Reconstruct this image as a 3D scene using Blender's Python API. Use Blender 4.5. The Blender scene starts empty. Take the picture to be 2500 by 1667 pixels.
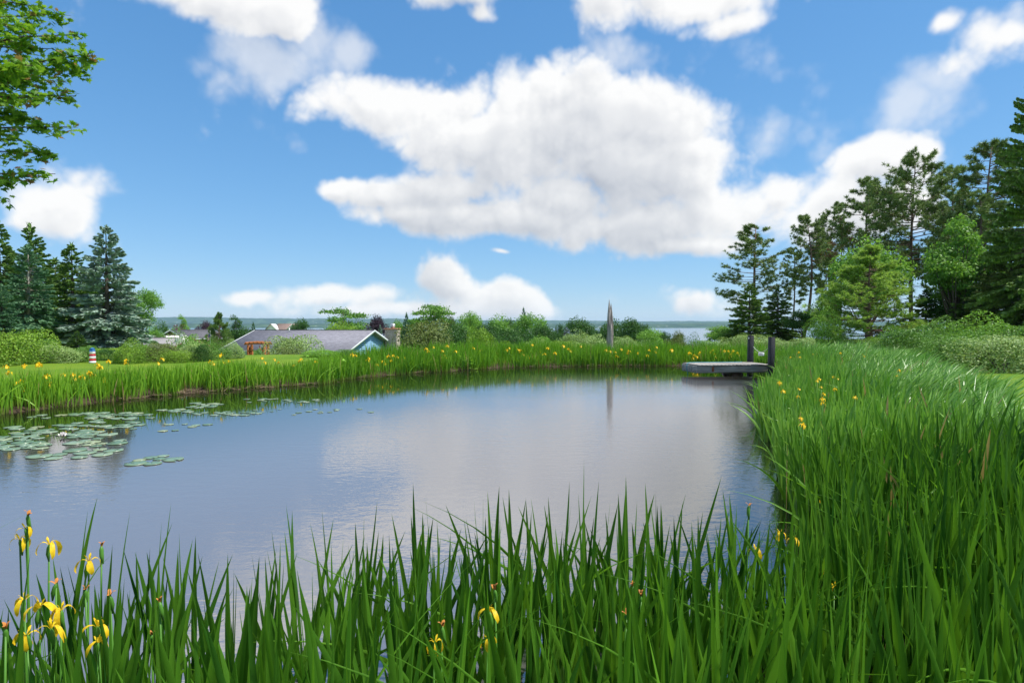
import bpy, math, random
import numpy as np
from mathutils import Vector, Matrix

rad = math.radians
rng = np.random.default_rng(7)
random.seed(7)
scene = bpy.context.scene
COL = scene.collection

# ------------------------------------------------------------------ camera
F = 1500.0                      # focal length in photo pixels (photo is 2500 wide)
CAM = np.array([0.0, 0.0, 1.8])
HOR = 790.0                     # photo row of the horizon
PITCH = math.atan((833.5 - HOR) / F)
cd = bpy.data.cameras.new('camera')
cam = bpy.data.objects.new('camera', cd)
COL.objects.link(cam)
cd.sensor_width = 36.0
cd.lens = 36.0 * F / 2500.0
cd.clip_start = 0.05
cd.clip_end = 30000
cam.location = CAM
cam.rotation_euler = (math.pi / 2 - PITCH, 0, 0)
scene.camera = cam
FW = np.array([0, math.cos(PITCH), -math.sin(PITCH)])
UP = np.array([0, math.sin(PITCH), math.cos(PITCH)])
RT = np.array([1.0, 0, 0])

def ray(u, v):
    return FW + (u - 1250) / F * RT - (v - 833.5) / F * UP
def W(u, v, Y):                 # place seen at photo pixel u,v that stands Y metres ahead
    d = ray(u, v)
    return CAM + d * (Y / d[1])
def G(u, v, z=0.0):             # place seen at photo pixel u,v on the level z
    d = ray(u, v)
    return CAM + d * ((z - CAM[2]) / d[2])

# ------------------------------------------------------------------ light
SUN_EL, SUN_AZ = 59.0, 96.0     # azimuth clockwise from +Y (view direction): high on the right
SUN_STRENGTH = 4.8
SKY_STRENGTH = 0.10
scene.view_settings.view_transform = 'Standard'
scene.view_settings.look = 'None'
scene.view_settings.gamma = 1.0
scene.view_settings.exposure = 0.35
scene.view_settings.use_curve_mapping = False
scene.render.engine = 'CYCLES'
cy = scene.cycles
cy.use_denoising = True
cy.max_bounces = 8
cy.diffuse_bounces = 3
cy.glossy_bounces = 3
cy.transmission_bounces = 4
cy.transparent_max_bounces = 8
cy.volume_bounces = 1
cy.caustics_reflective = False
cy.caustics_refractive = False
cy.sample_clamp_indirect = 6.0

sd = bpy.data.lights.new('sun', 'SUN')
sd.energy = SUN_STRENGTH
sd.angle = rad(4.0)
sd.color = (1.0, 0.95, 0.87)
sun = bpy.data.objects.new('sun', sd)
COL.objects.link(sun)
sdir = Vector((math.sin(rad(SUN_AZ)) * math.cos(rad(SUN_EL)), math.cos(rad(SUN_AZ)) * math.cos(rad(SUN_EL)), math.sin(rad(SUN_EL))))
sun.rotation_euler = sdir.to_track_quat('Z', 'Y').to_euler()
sun.location = sdir * 60

class N:
    """small helper for writing node graphs"""
    def __init__(s, tree):
        s.t = tree; s.l = tree.links
    def new(s, kind, **kw):
        n = s.t.nodes.new(kind)
        for k, v in kw.items(): setattr(n, k, v)
        return n
    def put(s, sock, v):
        if v is None: return
        if hasattr(v, 'is_linked') or hasattr(v, 'links'): s.l.new(v, sock)
        else: sock.default_value = v
    def m(s, op, a, b=None, c=None, clamp=False):
        n = s.new('ShaderNodeMath', operation=op); n.use_clamp = clamp
        s.put(n.inputs[0], a); s.put(n.inputs[1], b); s.put(n.inputs[2], c)
        return n.outputs[0]
    def v(s, op, a, b=None, c=None, out=0):
        n = s.new('ShaderNodeVectorMath', operation=op)
        s.put(n.inputs[0], a); s.put(n.inputs[1], b); s.put(n.inputs[2], c)
        return n.outputs[1] if op in ('DOT_PRODUCT', 'LENGTH') else n.outputs[0]
    def noise(s, vec, scale, detail=3, rough=0.5, dist=0.0, out='Fac'):
        n = s.new('ShaderNodeTexNoise')
        n.inputs['Scale'].default_value = scale; n.inputs['Detail'].default_value = detail
        n.inputs['Roughness'].default_value = rough; n.inputs['Distortion'].default_value = dist
        if vec is not None: s.l.new(vec, n.inputs['Vector'])
        return n.outputs[out]
    def mix(s, fac, a, b):
        n = s.new('ShaderNodeMix', data_type='RGBA')
        s.put(n.inputs[0], fac); s.put(n.inputs[6], a); s.put(n.inputs[7], b)
        return n.outputs[2]
    def ramp(s, fac, pts):
        n = s.new('ShaderNodeValToRGB')
        r = n.color_ramp
        while len(r.elements) < len(pts): r.elements.new(0.5)
        for e, (p, c) in zip(r.elements, pts):
            e.position = p; e.color = c if len(c) == 4 else (*c, 1)
        s.put(n.inputs[0], fac)
        return n.outputs[0]
    def smooth(s, x, a, b):
        n = s.new('ShaderNodeMapRange', interpolation_type='SMOOTHSTEP')
        s.put(n.inputs[0], x); n.inputs[1].default_value = a; n.inputs[2].default_value = b
        return n.outputs[0]

def cloud_map(NW=4096, NH=1024):
    """cumulus cover of the whole upper sky: opacity and sunlit brightness over azimuth x elevation"""
    r = np.random.default_rng(5)
    az = (np.arange(NW) + 0.5) / NW * 2 * math.pi - math.pi
    el = (np.arange(NH) + 0.5) / NH * math.pi / 2
    A, E = np.meshgrid(az.astype(np.float32), el.astype(np.float32))
    def grid_noise(nx, ny):          # smooth periodic value noise, signed
        g = r.random((ny + 3, nx)).astype(np.float32) * 2 - 1
        def weights(n, cells):
            t = np.arange(n) / n * cells; i = t.astype(int); f = (t - i).astype(np.float32)
            w = np.stack([((1 - f) ** 3) / 6, (3 * f ** 3 - 6 * f ** 2 + 4) / 6, (-3 * f ** 3 + 3 * f ** 2 + 3 * f + 1) / 6, f ** 3 / 6])
            return i, w
        ix, wx = weights(NW, nx); iy, wy = weights(NH, ny)
        rows = sum(wx[q][None, :] * g[:, (ix + q) % nx] for q in range(4))
        return sum(wy[q][:, None] * rows[iy + q] for q in range(4)) * 1.9
    def fbm(c, octv, gain=0.5, billow=False):
        out = 0; amp = 1.0; tot = 0
        for o in range(octv):
            n = grid_noise(int(c * 4 * 2 ** o), int(c * 2 ** o))
            out = out + amp * (np.abs(n) * 2 - 0.7 if billow else n); tot += amp; amp *= gain
        return out / tot
    w1, w2 = fbm(7, 5), fbm(8, 5)
    PA, PE = A + 0.05 * w1, E + 0.026 * w2
    blobs = [  # photo pixel centre, radii, weight
        (880, 272, 150, 50, 1), (1060, 275, 190, 62, 1), (1290, 262, 150, 66, 1), (1330, 350, 240, 90, 1.05), (1560, 280, 170, 66, 1), (1500, 410, 280, 80, 1.05), (1700, 345, 110, 30, .85), (1160, 350, 160, 64, 1),
        (800, 462, 80, 28, .9), (930, 485, 110, 36, .9), (1020, 530, 160, 32, .95), (1270, 540, 260, 34, .95), (1580, 540, 280, 54, 1), (1830, 500, 200, 80, 1.05), (1940, 450, 70, 46, .9), (1740, 590, 200, 34, .9), (2040, 520, 110, 46, .75), (1110, 475, 150, 40, .8), (1440, 490, 150, 60, 1),
        (470, -10, 200, 42, .9), (650, 20, 80, 34, .9), (1070, 12, 125, 36, 1), (1165, 68, 50, 28, .75), (1690, 0, 230, 46, .95), (1480, 22, 70, 32, .75), (1820, 40, 90, 28, .8),
        (2440, 120, 110, 60, .95), (2300, 62, 55, 26, .7), (2150, 365, 110, 34, .85), (165, 470, 110, 66, .98), (90, 520, 80, 40, .6),
        (600, 728, 110, 24, .85), (790, 732, 180, 36, .95), (1085, 708, 80, 46, .95), (1235, 735, 80, 46, 1), (950, 768, 330, 24, .8), (1160, 760, 190, 40, .8), (1720, 735, 120, 40, .95), (1245, 615, 36, 10, .55), (490, 778, 26, 8, .7),
        (660, 165, 70, 28, .42), (880, 125, 100, 32, .48), (1560, 150, 60, 45, .42), (1860, 130, 95, 40, .34), (1900, 290, 80, 60, .4), (720, 370, 55, 32, .42), (1010, 175, 50, 18, .35), (1510, 722, 45, 14, .45), (300, 490, 40, 36, .35), (2330, 210, 110, 60, .3), (2200, 480, 100, 50, .55)]
    D = np.full(A.shape, -1.0, np.float32); VL = np.full(A.shape, -2.0, np.float32)
    for (u, v, rx, ry, w) in blobs:
        d = ray(u, v); d = d / np.linalg.norm(d)
        a0, e0 = math.atan2(d[0], d[1]), math.asin(d[2])
        ra, re = rx / F / (1 + ((u - 1250) / F) ** 2), ry / F
        q = np.sqrt(((PA - a0) / ra) ** 2 + ((PE - e0) / re) ** 2)
        if w < 0.5:
            VL = np.maximum(VL, (1.75 - q) * 0.7); continue
        f = w * 1.16 - q
        D = np.maximum(D, f) + 0.10 * np.log1p(np.exp(-np.abs(D - f) / 0.16)) 
    gen = (fbm(3, 5) - 0.08) * 3.2
    def ss(x, a, b):
        t = np.clip((x - a) / (b - a), 0, 1); return t * t * (3 - 2 * t)
    outside = np.maximum(ss(np.abs(A), rad(41), rad(47)), ss(E, rad(29), rad(34)))
    D = D * (1 - outside) + gen * outside
    puff = fbm(16, 6, 0.58, True)
    soft = fbm(10, 6, 0.60)
    dens = D + 0.80 * puff + 0.52 * soft
    alpha = ss(dens, -0.10, 0.60)
    veil = ss(VL * 0.7 * (1 - outside) - outside + 1.7 * soft + 0.9 * puff, 0.1, 1.5) * 0.6
    alpha = np.maximum(alpha, veil)
    T = np.clip(dens + 0.05, 0, 1.4)
    # light comes down from the upper right: dim what has cloud between it and the sun
    depth = np.zeros_like(T); px = NH / (math.pi / 2)
    for j in range(1, 15):
        s = 0.004 * j * (1 + 0.12 * j)
        sy, sx = int(round(s * px)), int(round(s * 0.30 * NW / (2 * math.pi)))
        S = np.roll(T, -sx, axis=1)
        S = np.vstack([S[sy:], np.repeat(S[-1:], sy, 0)]) if sy else S
        depth += S * (0.012 + 0.002 * j)
    lit = np.exp(-2.7 * depth)
    def up(S, dy, dx): return np.vstack([np.roll(S, dx, 1)[dy:], np.repeat(S[-1:], dy, 0)])
    B = puff * 0.8 + soft * 0.7
    relief = 0.36 * (np.clip(T, 0, 1.2) - np.clip(up(T, 9, -5), 0, 1.2)) + 0.10 * (B - up(B, 14, -7)) + 0.06 * (B - up(B, 34, -15))
    shade = np.clip(0.06 + 1.06 * lit + relief + 0.14 * (1 - ss(T, 0.2, 0.8)), 0, 1)
    return alpha, shade

def build_world():
    w = bpy.data.worlds.new('World')
    scene.world = w
    w.use_nodes = True
    t = w.node_tree
    t.nodes.clear()
    k = N(t)
    sky = k.new('ShaderNodeTexSky', sky_type='NISHITA')
    sky.sun_disc = False
    sky.sun_elevation = rad(SUN_EL)
    sky.sun_rotation = rad(SUN_AZ)
    sky.altitude = 200
    sky.air_density = 1.0
    sky.dust_density = 0.0
    sky.ozone_density = 3.0
    tint = k.v('MULTIPLY', sky.outputs[0], (0.74, 1.10, 1.36))
    s3 = k.new('ShaderNodeSeparateColor'); k.l.new(tint, s3.inputs[0])
    c3 = k.new('ShaderNodeCombineColor')
    for i, (piv, val, ex) in enumerate(((0.171, 0.165, 0.85), (0.423, 0.38, 0.62), (0.84, 0.69, 0.5))):
        k.l.new(k.m('MULTIPLY', k.m('POWER', k.m('MULTIPLY', s3.outputs[i], SKY_STRENGTH / piv), ex), val / SKY_STRENGTH), c3.inputs[i])
    # cumulus layer, worked out above from noise; looked up by azimuth and elevation
    al, sh = cloud_map()
    nh, nw = al.shape
    im = bpy.data.images.new('cumulus', nw, nh, alpha=True, float_buffer=False)
    im.colorspace_settings.name = 'Non-Color'
    px = np.ones((nh, nw, 4), np.float32); px[..., 0] = al; px[..., 1] = sh
    im.pixels.foreach_set(px.ravel()); im.update(); im.pack()
    tc = k.new('ShaderNodeTexCoord')
    sep = k.new('ShaderNodeSeparateXYZ'); k.l.new(tc.outputs['Generated'], sep.inputs[0])
    az = k.m('ARCTAN2', sep.outputs[0], sep.outputs[1]); el = k.m('ARCSINE', sep.outputs[2])
    cmb = k.new('ShaderNodeCombineXYZ')
    k.l.new(k.m('MULTIPLY_ADD', az, 0.5 / math.pi, 0.5), cmb.inputs[0]); k.l.new(k.m('MULTIPLY', el, 2 / math.pi), cmb.inputs[1])
    tx = k.new('ShaderNodeTexImage', interpolation='Cubic', extension='EXTEND'); tx.image = im
    k.l.new(cmb.outputs[0], tx.inputs[0])
    sp = k.new('ShaderNodeSeparateColor'); k.l.new(tx.outputs[0], sp.inputs[0])
    cc = k.mix(sp.outputs[1], (0.42, 0.46, 0.54, 1), (1.0, 0.995, 0.985, 1))
    cc = k.v('MULTIPLY', cc, (0.80 / SKY_STRENGTH,) * 3)
    a = k.m('MULTIPLY', sp.outputs[0], k.m('MULTIPLY', k.smooth(el, rad(-0.5), rad(1.0)), 0.97))
    fin = k.mix(a, c3.outputs[0], cc)
    bg = k.new('ShaderNodeBackground')
    k.l.new(fin, bg.inputs[0]); bg.inputs[1].default_value = SKY_STRENGTH
    out = k.new('ShaderNodeOutputWorld')
    k.l.new(bg.outputs[0], out.inputs[0])
build_world()

# ------------------------------------------------------------------ materials
def new_mat(name):
    m = bpy.data.materials.new(name); m.use_nodes = True
    m.node_tree.nodes.clear()
    k = N(m.node_tree)
    out = k.new('ShaderNodeOutputMaterial')
    return m, k, out
def principled(k, col, rough=0.6, spec=0.5, normal=None, metallic=0.0):
    b = k.new('ShaderNodeBsdfPrincipled')
    k.put(b.inputs['Base Color'], col); k.put(b.inputs['Roughness'], rough)
    b.inputs['Specular IOR Level'].default_value = spec
    b.inputs['Metallic'].default_value = metallic
    if normal is not None: k.l.new(normal, b.inputs['Normal'])
    return b
def bump(k, h, strength=0.3, dist=0.05):
    b = k.new('ShaderNodeBump'); b.inputs['Strength'].default_value = strength; b.inputs['Distance'].default_value = dist
    k.l.new(h, b.inputs['Height'])
    return b.outputs[0]
def c4(c): return (*c, 1)
FOLIAGE = 1.35
def leaf_mat(name, a, b, trans=0.3, rough=0.5, spec=0.3, tip=None, nscale=0.6, dead=None):
    """foliage between colours a and b, chosen leaf by leaf, some light passing through"""
    m, k, out = new_mat(name)
    at = k.new('ShaderNodeAttribute', attribute_name='tint')
    oi = k.new('ShaderNodeObjectInfo')
    geo = k.new('ShaderNodeNewGeometry')
    nz = k.noise(geo.outputs['Position'], nscale, 3, 0.6)
    f = k.m('ADD', k.m('MULTIPLY', at.outputs['Fac'], 0.7), k.m('MULTIPLY', k.m('SUBTRACT', nz, 0.35), 0.7))
    f = k.m('ADD', f, k.m('MULTIPLY', k.m('SUBTRACT', oi.outputs['Random'], 0.5), 0.3), clamp=True)
    col = k.mix(f, c4(tuple(x * FOLIAGE for x in a)), c4(tuple(x * FOLIAGE for x in b)))
    if tip:
        al = k.new('ShaderNodeAttribute', attribute_name='along')
        col = k.mix(k.smooth(al.outputs['Fac'], 0.32, 0.0), col, c4(tip))
    if dead: col = k.mix(k.m('GREATER_THAN', at.outputs['Fac'], 0.985), col, c4(dead))
    p = principled(k, col, rough, spec)
    tr = k.new('ShaderNodeBsdfTranslucent')
    tc = k.mix(0.5, col, k.v('MULTIPLY', col, (1.5, 1.35, 0.5)))
    k.l.new(tc, tr.inputs[0])
    mx = k.new('ShaderNodeMixShader'); mx.inputs[0].default_value = trans
    k.l.new(p.outputs[0], mx.inputs[1]); k.l.new(tr.outputs[0], mx.inputs[2])
    k.l.new(mx.outputs[0], out.inputs[0])
    return m
def plain(name, a, b=None, rough=0.7, scale=8.0, bumpy=0.0, spec=0.3, stretch=(1, 1, 1), metallic=0.0, detail=5):
    m, k, out = new_mat(name)
    tc = k.new('ShaderNodeTexCoord')
    v = k.v('MULTIPLY', tc.outputs['Object'], stretch)
    nz = k.noise(v, scale, detail, 0.6)
    oi = k.new('ShaderNodeObjectInfo')
    f = k.m('ADD', k.smooth(nz, 0.3, 0.7), k.m('MULTIPLY', k.m('SUBTRACT', oi.outputs['Random'], 0.5), 0.5), clamp=True)
    col = k.mix(f, c4(a), c4(b or a))
    nrm = bump(k, nz, bumpy, 0.03) if bumpy else None
    p = principled(k, col, rough, spec, nrm, metallic)
    k.l.new(p.outputs[0], out.inputs[0])
    return m

M = {}
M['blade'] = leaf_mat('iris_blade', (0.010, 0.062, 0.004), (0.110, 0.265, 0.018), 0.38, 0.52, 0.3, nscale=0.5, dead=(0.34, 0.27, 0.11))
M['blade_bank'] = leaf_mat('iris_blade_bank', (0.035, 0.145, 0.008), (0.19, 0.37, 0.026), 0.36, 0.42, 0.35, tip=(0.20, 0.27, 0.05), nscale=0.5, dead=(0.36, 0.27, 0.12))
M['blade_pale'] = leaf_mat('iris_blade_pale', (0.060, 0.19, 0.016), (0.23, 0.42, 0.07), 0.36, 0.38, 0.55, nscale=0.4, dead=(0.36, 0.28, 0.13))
M['spruce'] = leaf_mat('spruce_needles', (0.065, 0.135, 0.028), (0.19, 0.30, 0.058), 0.12, 0.6)
M['spruce_blue'] = leaf_mat('blue_spruce_needles', (0.11, 0.17, 0.13), (0.29, 0.39, 0.31), 0.08, 0.6)
M['spruce_teal'] = leaf_mat('teal_spruce_needles', (0.055, 0.14, 0.07), (0.16, 0.29, 0.15), 0.1, 0.6)
M['spruce_yellow'] = leaf_mat('warm_spruce_needles', (0.05, 0.12, 0.02), (0.16, 0.26, 0.05), 0.18, 0.6)
M['pine'] = leaf_mat('red_pine_needles', (0.085, 0.135, 0.042), (0.24, 0.33, 0.10), 0.1, 0.5)
M['pine_dead'] = leaf_mat('dead_pine_needles', (0.16, 0.075, 0.04), (0.30, 0.16, 0.09), 0.1, 0.8)
M['white_pine'] = leaf_mat('soft_pine_needles', (0.10, 0.21, 0.03), (0.30, 0.44, 0.10), 0.35, 0.5)
M['hemlock'] = leaf_mat('hemlock_needles', (0.05, 0.085, 0.02), (0.16, 0.21, 0.05), 0.15, 0.6)
M['oak'] = leaf_mat('oak_leaves', (0.014, 0.055, 0.009), (0.055, 0.145, 0.02), 0.25, 0.5)
M['oak_light'] = leaf_mat('light_tree_leaves', (0.075, 0.19, 0.025), (0.20, 0.37, 0.065), 0.4, 0.5)
M['locust'] = leaf_mat('locust_leaves', (0.05, 0.14, 0.02), (0.14, 0.28, 0.04), 0.3, 0.5)
M['lime'] = leaf_mat('lime_shrub_leaves', (0.08, 0.18, 0.012), (0.26, 0.40, 0.05), 0.3, 0.5)
M['bush'] = leaf_mat('shrub_leaves', (0.05, 0.14, 0.02), (0.15, 0.29, 0.05), 0.28, 0.5)
M['willow'] = leaf_mat('silver_willow_leaves', (0.10, 0.19, 0.045), (0.32, 0.43, 0.16), 0.25, 0.5)
M['olive'] = leaf_mat('olive_shrub_leaves', (0.06, 0.095, 0.02), (0.15, 0.19, 0.05), 0.2, 0.6)
M['purple'] = leaf_mat('purple_leaves', (0.022, 0.012, 0.022), (0.06, 0.03, 0.05), 0.1, 0.6)
M['maroon'] = leaf_mat('maroon_leaves', (0.05, 0.01, 0.02), (0.13, 0.025, 0.045), 0.15, 0.6)
M['maple'] = leaf_mat('maple_leaves', (0.05, 0.16, 0.010), (0.19, 0.34, 0.03), 0.5, 0.45)
M['maple_warm'] = leaf_mat('young_maple_leaves', (0.12, 0.15, 0.03), (0.24, 0.13, 0.07), 0.4, 0.45)
M['vine'] = leaf_mat('broad_vine_leaves', (0.07, 0.20, 0.015), (0.20, 0.38, 0.04), 0.35, 0.45)
M['bark'] = plain('bark', (0.07, 0.055, 0.045), (0.16, 0.13, 0.11), 0.9, 6, 0.6, 0.1, (1, 1, 0.25))
M['bark_red'] = plain('pine_bark', (0.10, 0.065, 0.055), (0.24, 0.17, 0.145), 0.9, 5, 0.6, 0.1, (1, 1, 0.3))
M['bark_pale'] = plain('pale_bark', (0.22, 0.20, 0.17), (0.40, 0.37, 0.32), 0.9, 6, 0.5, 0.1, (1, 1, 0.25))
M['twig'] = plain('twig', (0.05, 0.035, 0.03), (0.11, 0.085, 0.07), 0.9)
M['stem'] = leaf_mat('stem_green', (0.04, 0.14, 0.015), (0.09, 0.23, 0.03), 0.15, 0.45)
def petal_mat():
    m, k, out = new_mat('iris_petal')
    tc = k.new('ShaderNodeTexCoord'); oi = k.new('ShaderNodeObjectInfo')
    nz = k.noise(tc.outputs['Object'], 60, 2)
    col = k.mix(k.smooth(nz, 0.35, 0.75), (0.90, 0.68, 0.02, 1), (0.82, 0.48, 0.012, 1))
    p = principled(k, col, 0.5, 0.3)
    tr = k.new('ShaderNodeBsdfTranslucent'); k.l.new(col, tr.inputs[0])
    mx = k.new('ShaderNodeMixShader'); mx.inputs[0].default_value = 0.35
    k.l.new(p.outputs[0], mx.inputs[1]); k.l.new(tr.outputs[0], mx.inputs[2]); k.l.new(mx.outputs[0], out.inputs[0])
    return m
M['petal'] = petal_mat()
M['withered'] = plain('withered_petal', (0.55, 0.22, 0.03), (0.35, 0.14, 0.05), 0.8, 40)
M['pad'] = None

def water_mat(name, body, ior, scale, amp, rough, wind=True):
    m, k, out = new_mat(name)
    geo = k.new('ShaderNodeNewGeometry')
    pos = geo.outputs['Position']
    a = k.noise(k.v('MULTIPLY', pos, (0.55, 1.0, 1)), scale, 3, 0.5, 0.4)
    b = k.noise(k.v('MULTIPLY', pos, (0.7, 1.0, 1)), scale * 3.4, 2, 0.5, 0.3)
    h = k.m('ADD', a, k.m('MULTIPLY', b, 0.35))
    # cat's-paws: breeze roughens some patches and leaves others glassy
    patch = k.smooth(k.noise(k.v('MULTIPLY', pos, (0.6, 1.0, 1)), 0.16, 2, 0.5), 0.36, 0.62)
    if wind:
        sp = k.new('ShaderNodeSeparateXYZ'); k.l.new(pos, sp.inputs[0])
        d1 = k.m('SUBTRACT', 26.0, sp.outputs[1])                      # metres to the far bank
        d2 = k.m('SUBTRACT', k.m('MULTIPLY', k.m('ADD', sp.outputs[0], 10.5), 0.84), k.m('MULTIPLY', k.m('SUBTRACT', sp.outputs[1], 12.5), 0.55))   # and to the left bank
        lee = k.smooth(k.m('MINIMUM', d1, d2), 3.0, 10.0)               # sheltered water by those banks lies calm
        h = k.m('MULTIPLY', h, k.m('MULTIPLY', k.m('ADD', 0.45, k.m('MULTIPLY', patch, 0.75)), k.m('ADD', 0.06, k.m('MULTIPLY', lee, 0.94))))
    col = c4(body)
    if wind:                    # margins painted dark to stand in for the banks' reflection, middle keeps body colour
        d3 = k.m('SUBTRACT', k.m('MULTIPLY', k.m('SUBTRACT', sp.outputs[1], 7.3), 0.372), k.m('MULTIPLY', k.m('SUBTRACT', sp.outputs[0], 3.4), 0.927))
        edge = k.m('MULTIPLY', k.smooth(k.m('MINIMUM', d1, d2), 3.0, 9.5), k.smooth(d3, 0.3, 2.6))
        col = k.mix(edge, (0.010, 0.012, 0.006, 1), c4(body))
    nr = bump(k, h, 1.0, amp)
    p = principled(k, col, rough, 0.5, nr)
    p.inputs['IOR'].default_value = ior
    k.l.new(p.outputs[0], out.inputs[0])
    return m
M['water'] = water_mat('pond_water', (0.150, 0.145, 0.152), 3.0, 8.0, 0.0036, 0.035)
M['lake'] = water_mat('lake_water', (0.10, 0.13, 0.16), 1.6, 0.4, 0.05, 0.15, False)

def ground_mat():
    m, k, out = new_mat('lawn_ground')
    geo = k.new('ShaderNodeNewGeometry'); pos = geo.outputs['Position']
    sep = k.new('ShaderNodeSeparateXYZ'); k.l.new(pos, sep.inputs[0])
    g = k.mix(k.smooth(k.noise(pos, 0.5, 5, 0.6), 0.35, 0.65), (0.10, 0.20, 0.015, 1), (0.17, 0.26, 0.022, 1))
    g = k.mix(k.m('MULTIPLY', k.smooth(k.noise(pos, 5, 4, 0.7), 0.5, 0.8), 0.5), g, (0.20, 0.24, 0.05, 1))
    g = k.mix(k.m('MULTIPLY', k.smooth(k.noise(pos, 22, 3, 0.7), 0.35, 0.75), 0.6), g, (0.055, 0.14, 0.012, 1))
    mud = k.mix(k.noise(pos, 9, 5, 0.7), (0.025, 0.018, 0.012, 1), (0.11, 0.08, 0.055, 1))
    at = k.new('ShaderNodeAttribute', attribute_name='along')     # metres from the shoreline
    hz = k.m('ADD', at.outputs['Fac'], k.m('MULTIPLY', k.m('SUBTRACT', k.noise(pos, 3, 4), 0.5), 0.9))
    f = k.smooth(hz, 1.0, 0.5)
    col = k.mix(f, g, mud)
    nr = bump(k, k.noise(pos, 40, 3, 0.7), 0.6, 0.03)
    p = principled(k, col, 0.9, 0.1, nr)
    k.l.new(p.outputs[0], out.inputs[0])
    return m
M['ground'] = ground_mat()
def hill_mat(name, a, b, c):
    m, k, out = new_mat(name)
    geo = k.new('ShaderNodeNewGeometry'); pos = geo.outputs['Position']
    n1 = k.noise(pos, 0.012, 6, 0.65)
    col = k.mix(k.smooth(n1, 0.38, 0.62), c4(a), c4(b))
    n2 = k.noise(pos, 0.004, 4, 0.6)
    col = k.mix(k.m('MULTIPLY', k.smooth(n2, 0.58, 0.64), 0.6), col, c4(c))
    vor = k.new('ShaderNodeTexVoronoi'); vor.inputs['Scale'].default_value = 0.016
    k.l.new(pos, vor.inputs['Vector'])
    col = k.mix(k.m('MULTIPLY', k.m('LESS_THAN', vor.outputs['Distance'], 0.16), k.m('GREATER_THAN', n2, 0.52)), col, (0.6, 0.58, 0.55, 1))
    nr = bump(k, n1, 1.0, 8)
    p = principled(k, col, 0.95, 0.0, nr)
    k.l.new(p.outputs[0], out.inputs[0])
    return m
M['hill'] = hill_mat('far_forest', (0.015, 0.04, 0.02), (0.05, 0.10, 0.035), (0.14, 0.20, 0.07))

def pad_mat():
    m, k, out = new_mat('lily_pad')
    tc = k.new('ShaderNodeTexCoord'); oi = k.new('ShaderNodeObjectInfo')
    nz = k.noise(tc.outputs['Object'], 12, 4, 0.6)
    f = k.m('ADD', k.m('MULTIPLY', oi.outputs['Random'], 0.8), k.m('MULTIPLY', k.m('SUBTRACT', nz, 0.5), 0.5), clamp=True)
    col = k.ramp(f, [(0, (0.10, 0.18, 0.09)), (0.55, (0.22, 0.31, 0.20)), (0.88, (0.30, 0.33, 0.15)), (1.0, (0.36, 0.24, 0.08))])
    p = principled(k, col, 0.28, 0.8)
    k.l.new(p.outputs[0], out.inputs[0])
    return m
M['pad'] = pad_mat()

# ------------------------------------------------------------------ mesh helpers
def make_mesh(name, V, Fs, mat=None, tint=None, along=None, smooth=False):
    """V: n x 3; Fs: list of index arrays m x 3 or m x 4"""
    me = bpy.data.meshes.new(name)
    V = np.asarray(V, dtype=np.float32).reshape(-1, 3)
    Fs = [np.asarray(f, dtype=np.int32) for f in Fs if len(f)]
    me.vertices.add(len(V)); me.vertices.foreach_set('co', V.ravel())
    loops = np.concatenate([f.ravel() for f in Fs])
    tot = np.concatenate([np.full(len(f), f.shape[1], np.int32) for f in Fs])
    start = np.concatenate([[0], np.cumsum(tot)[:-1]]).astype(np.int32)
    me.loops.add(len(loops)); me.loops.foreach_set('vertex_index', loops)
    me.polygons.add(len(tot)); me.polygons.foreach_set('loop_start', start); me.polygons.foreach_set('loop_total', tot)
    if smooth: me.polygons.foreach_set('use_smooth', np.ones(len(tot), bool))
    for nm, arr in (('tint', tint), ('along', along)):
        if arr is not None:
            a = me.attributes.new(nm, 'FLOAT', 'POINT'); a.data.foreach_set('value', np.asarray(arr, np.float32))
    me.update(calc_edges=True)
    me.validate()
    if mat: me.materials.append(mat)
    return me

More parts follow.
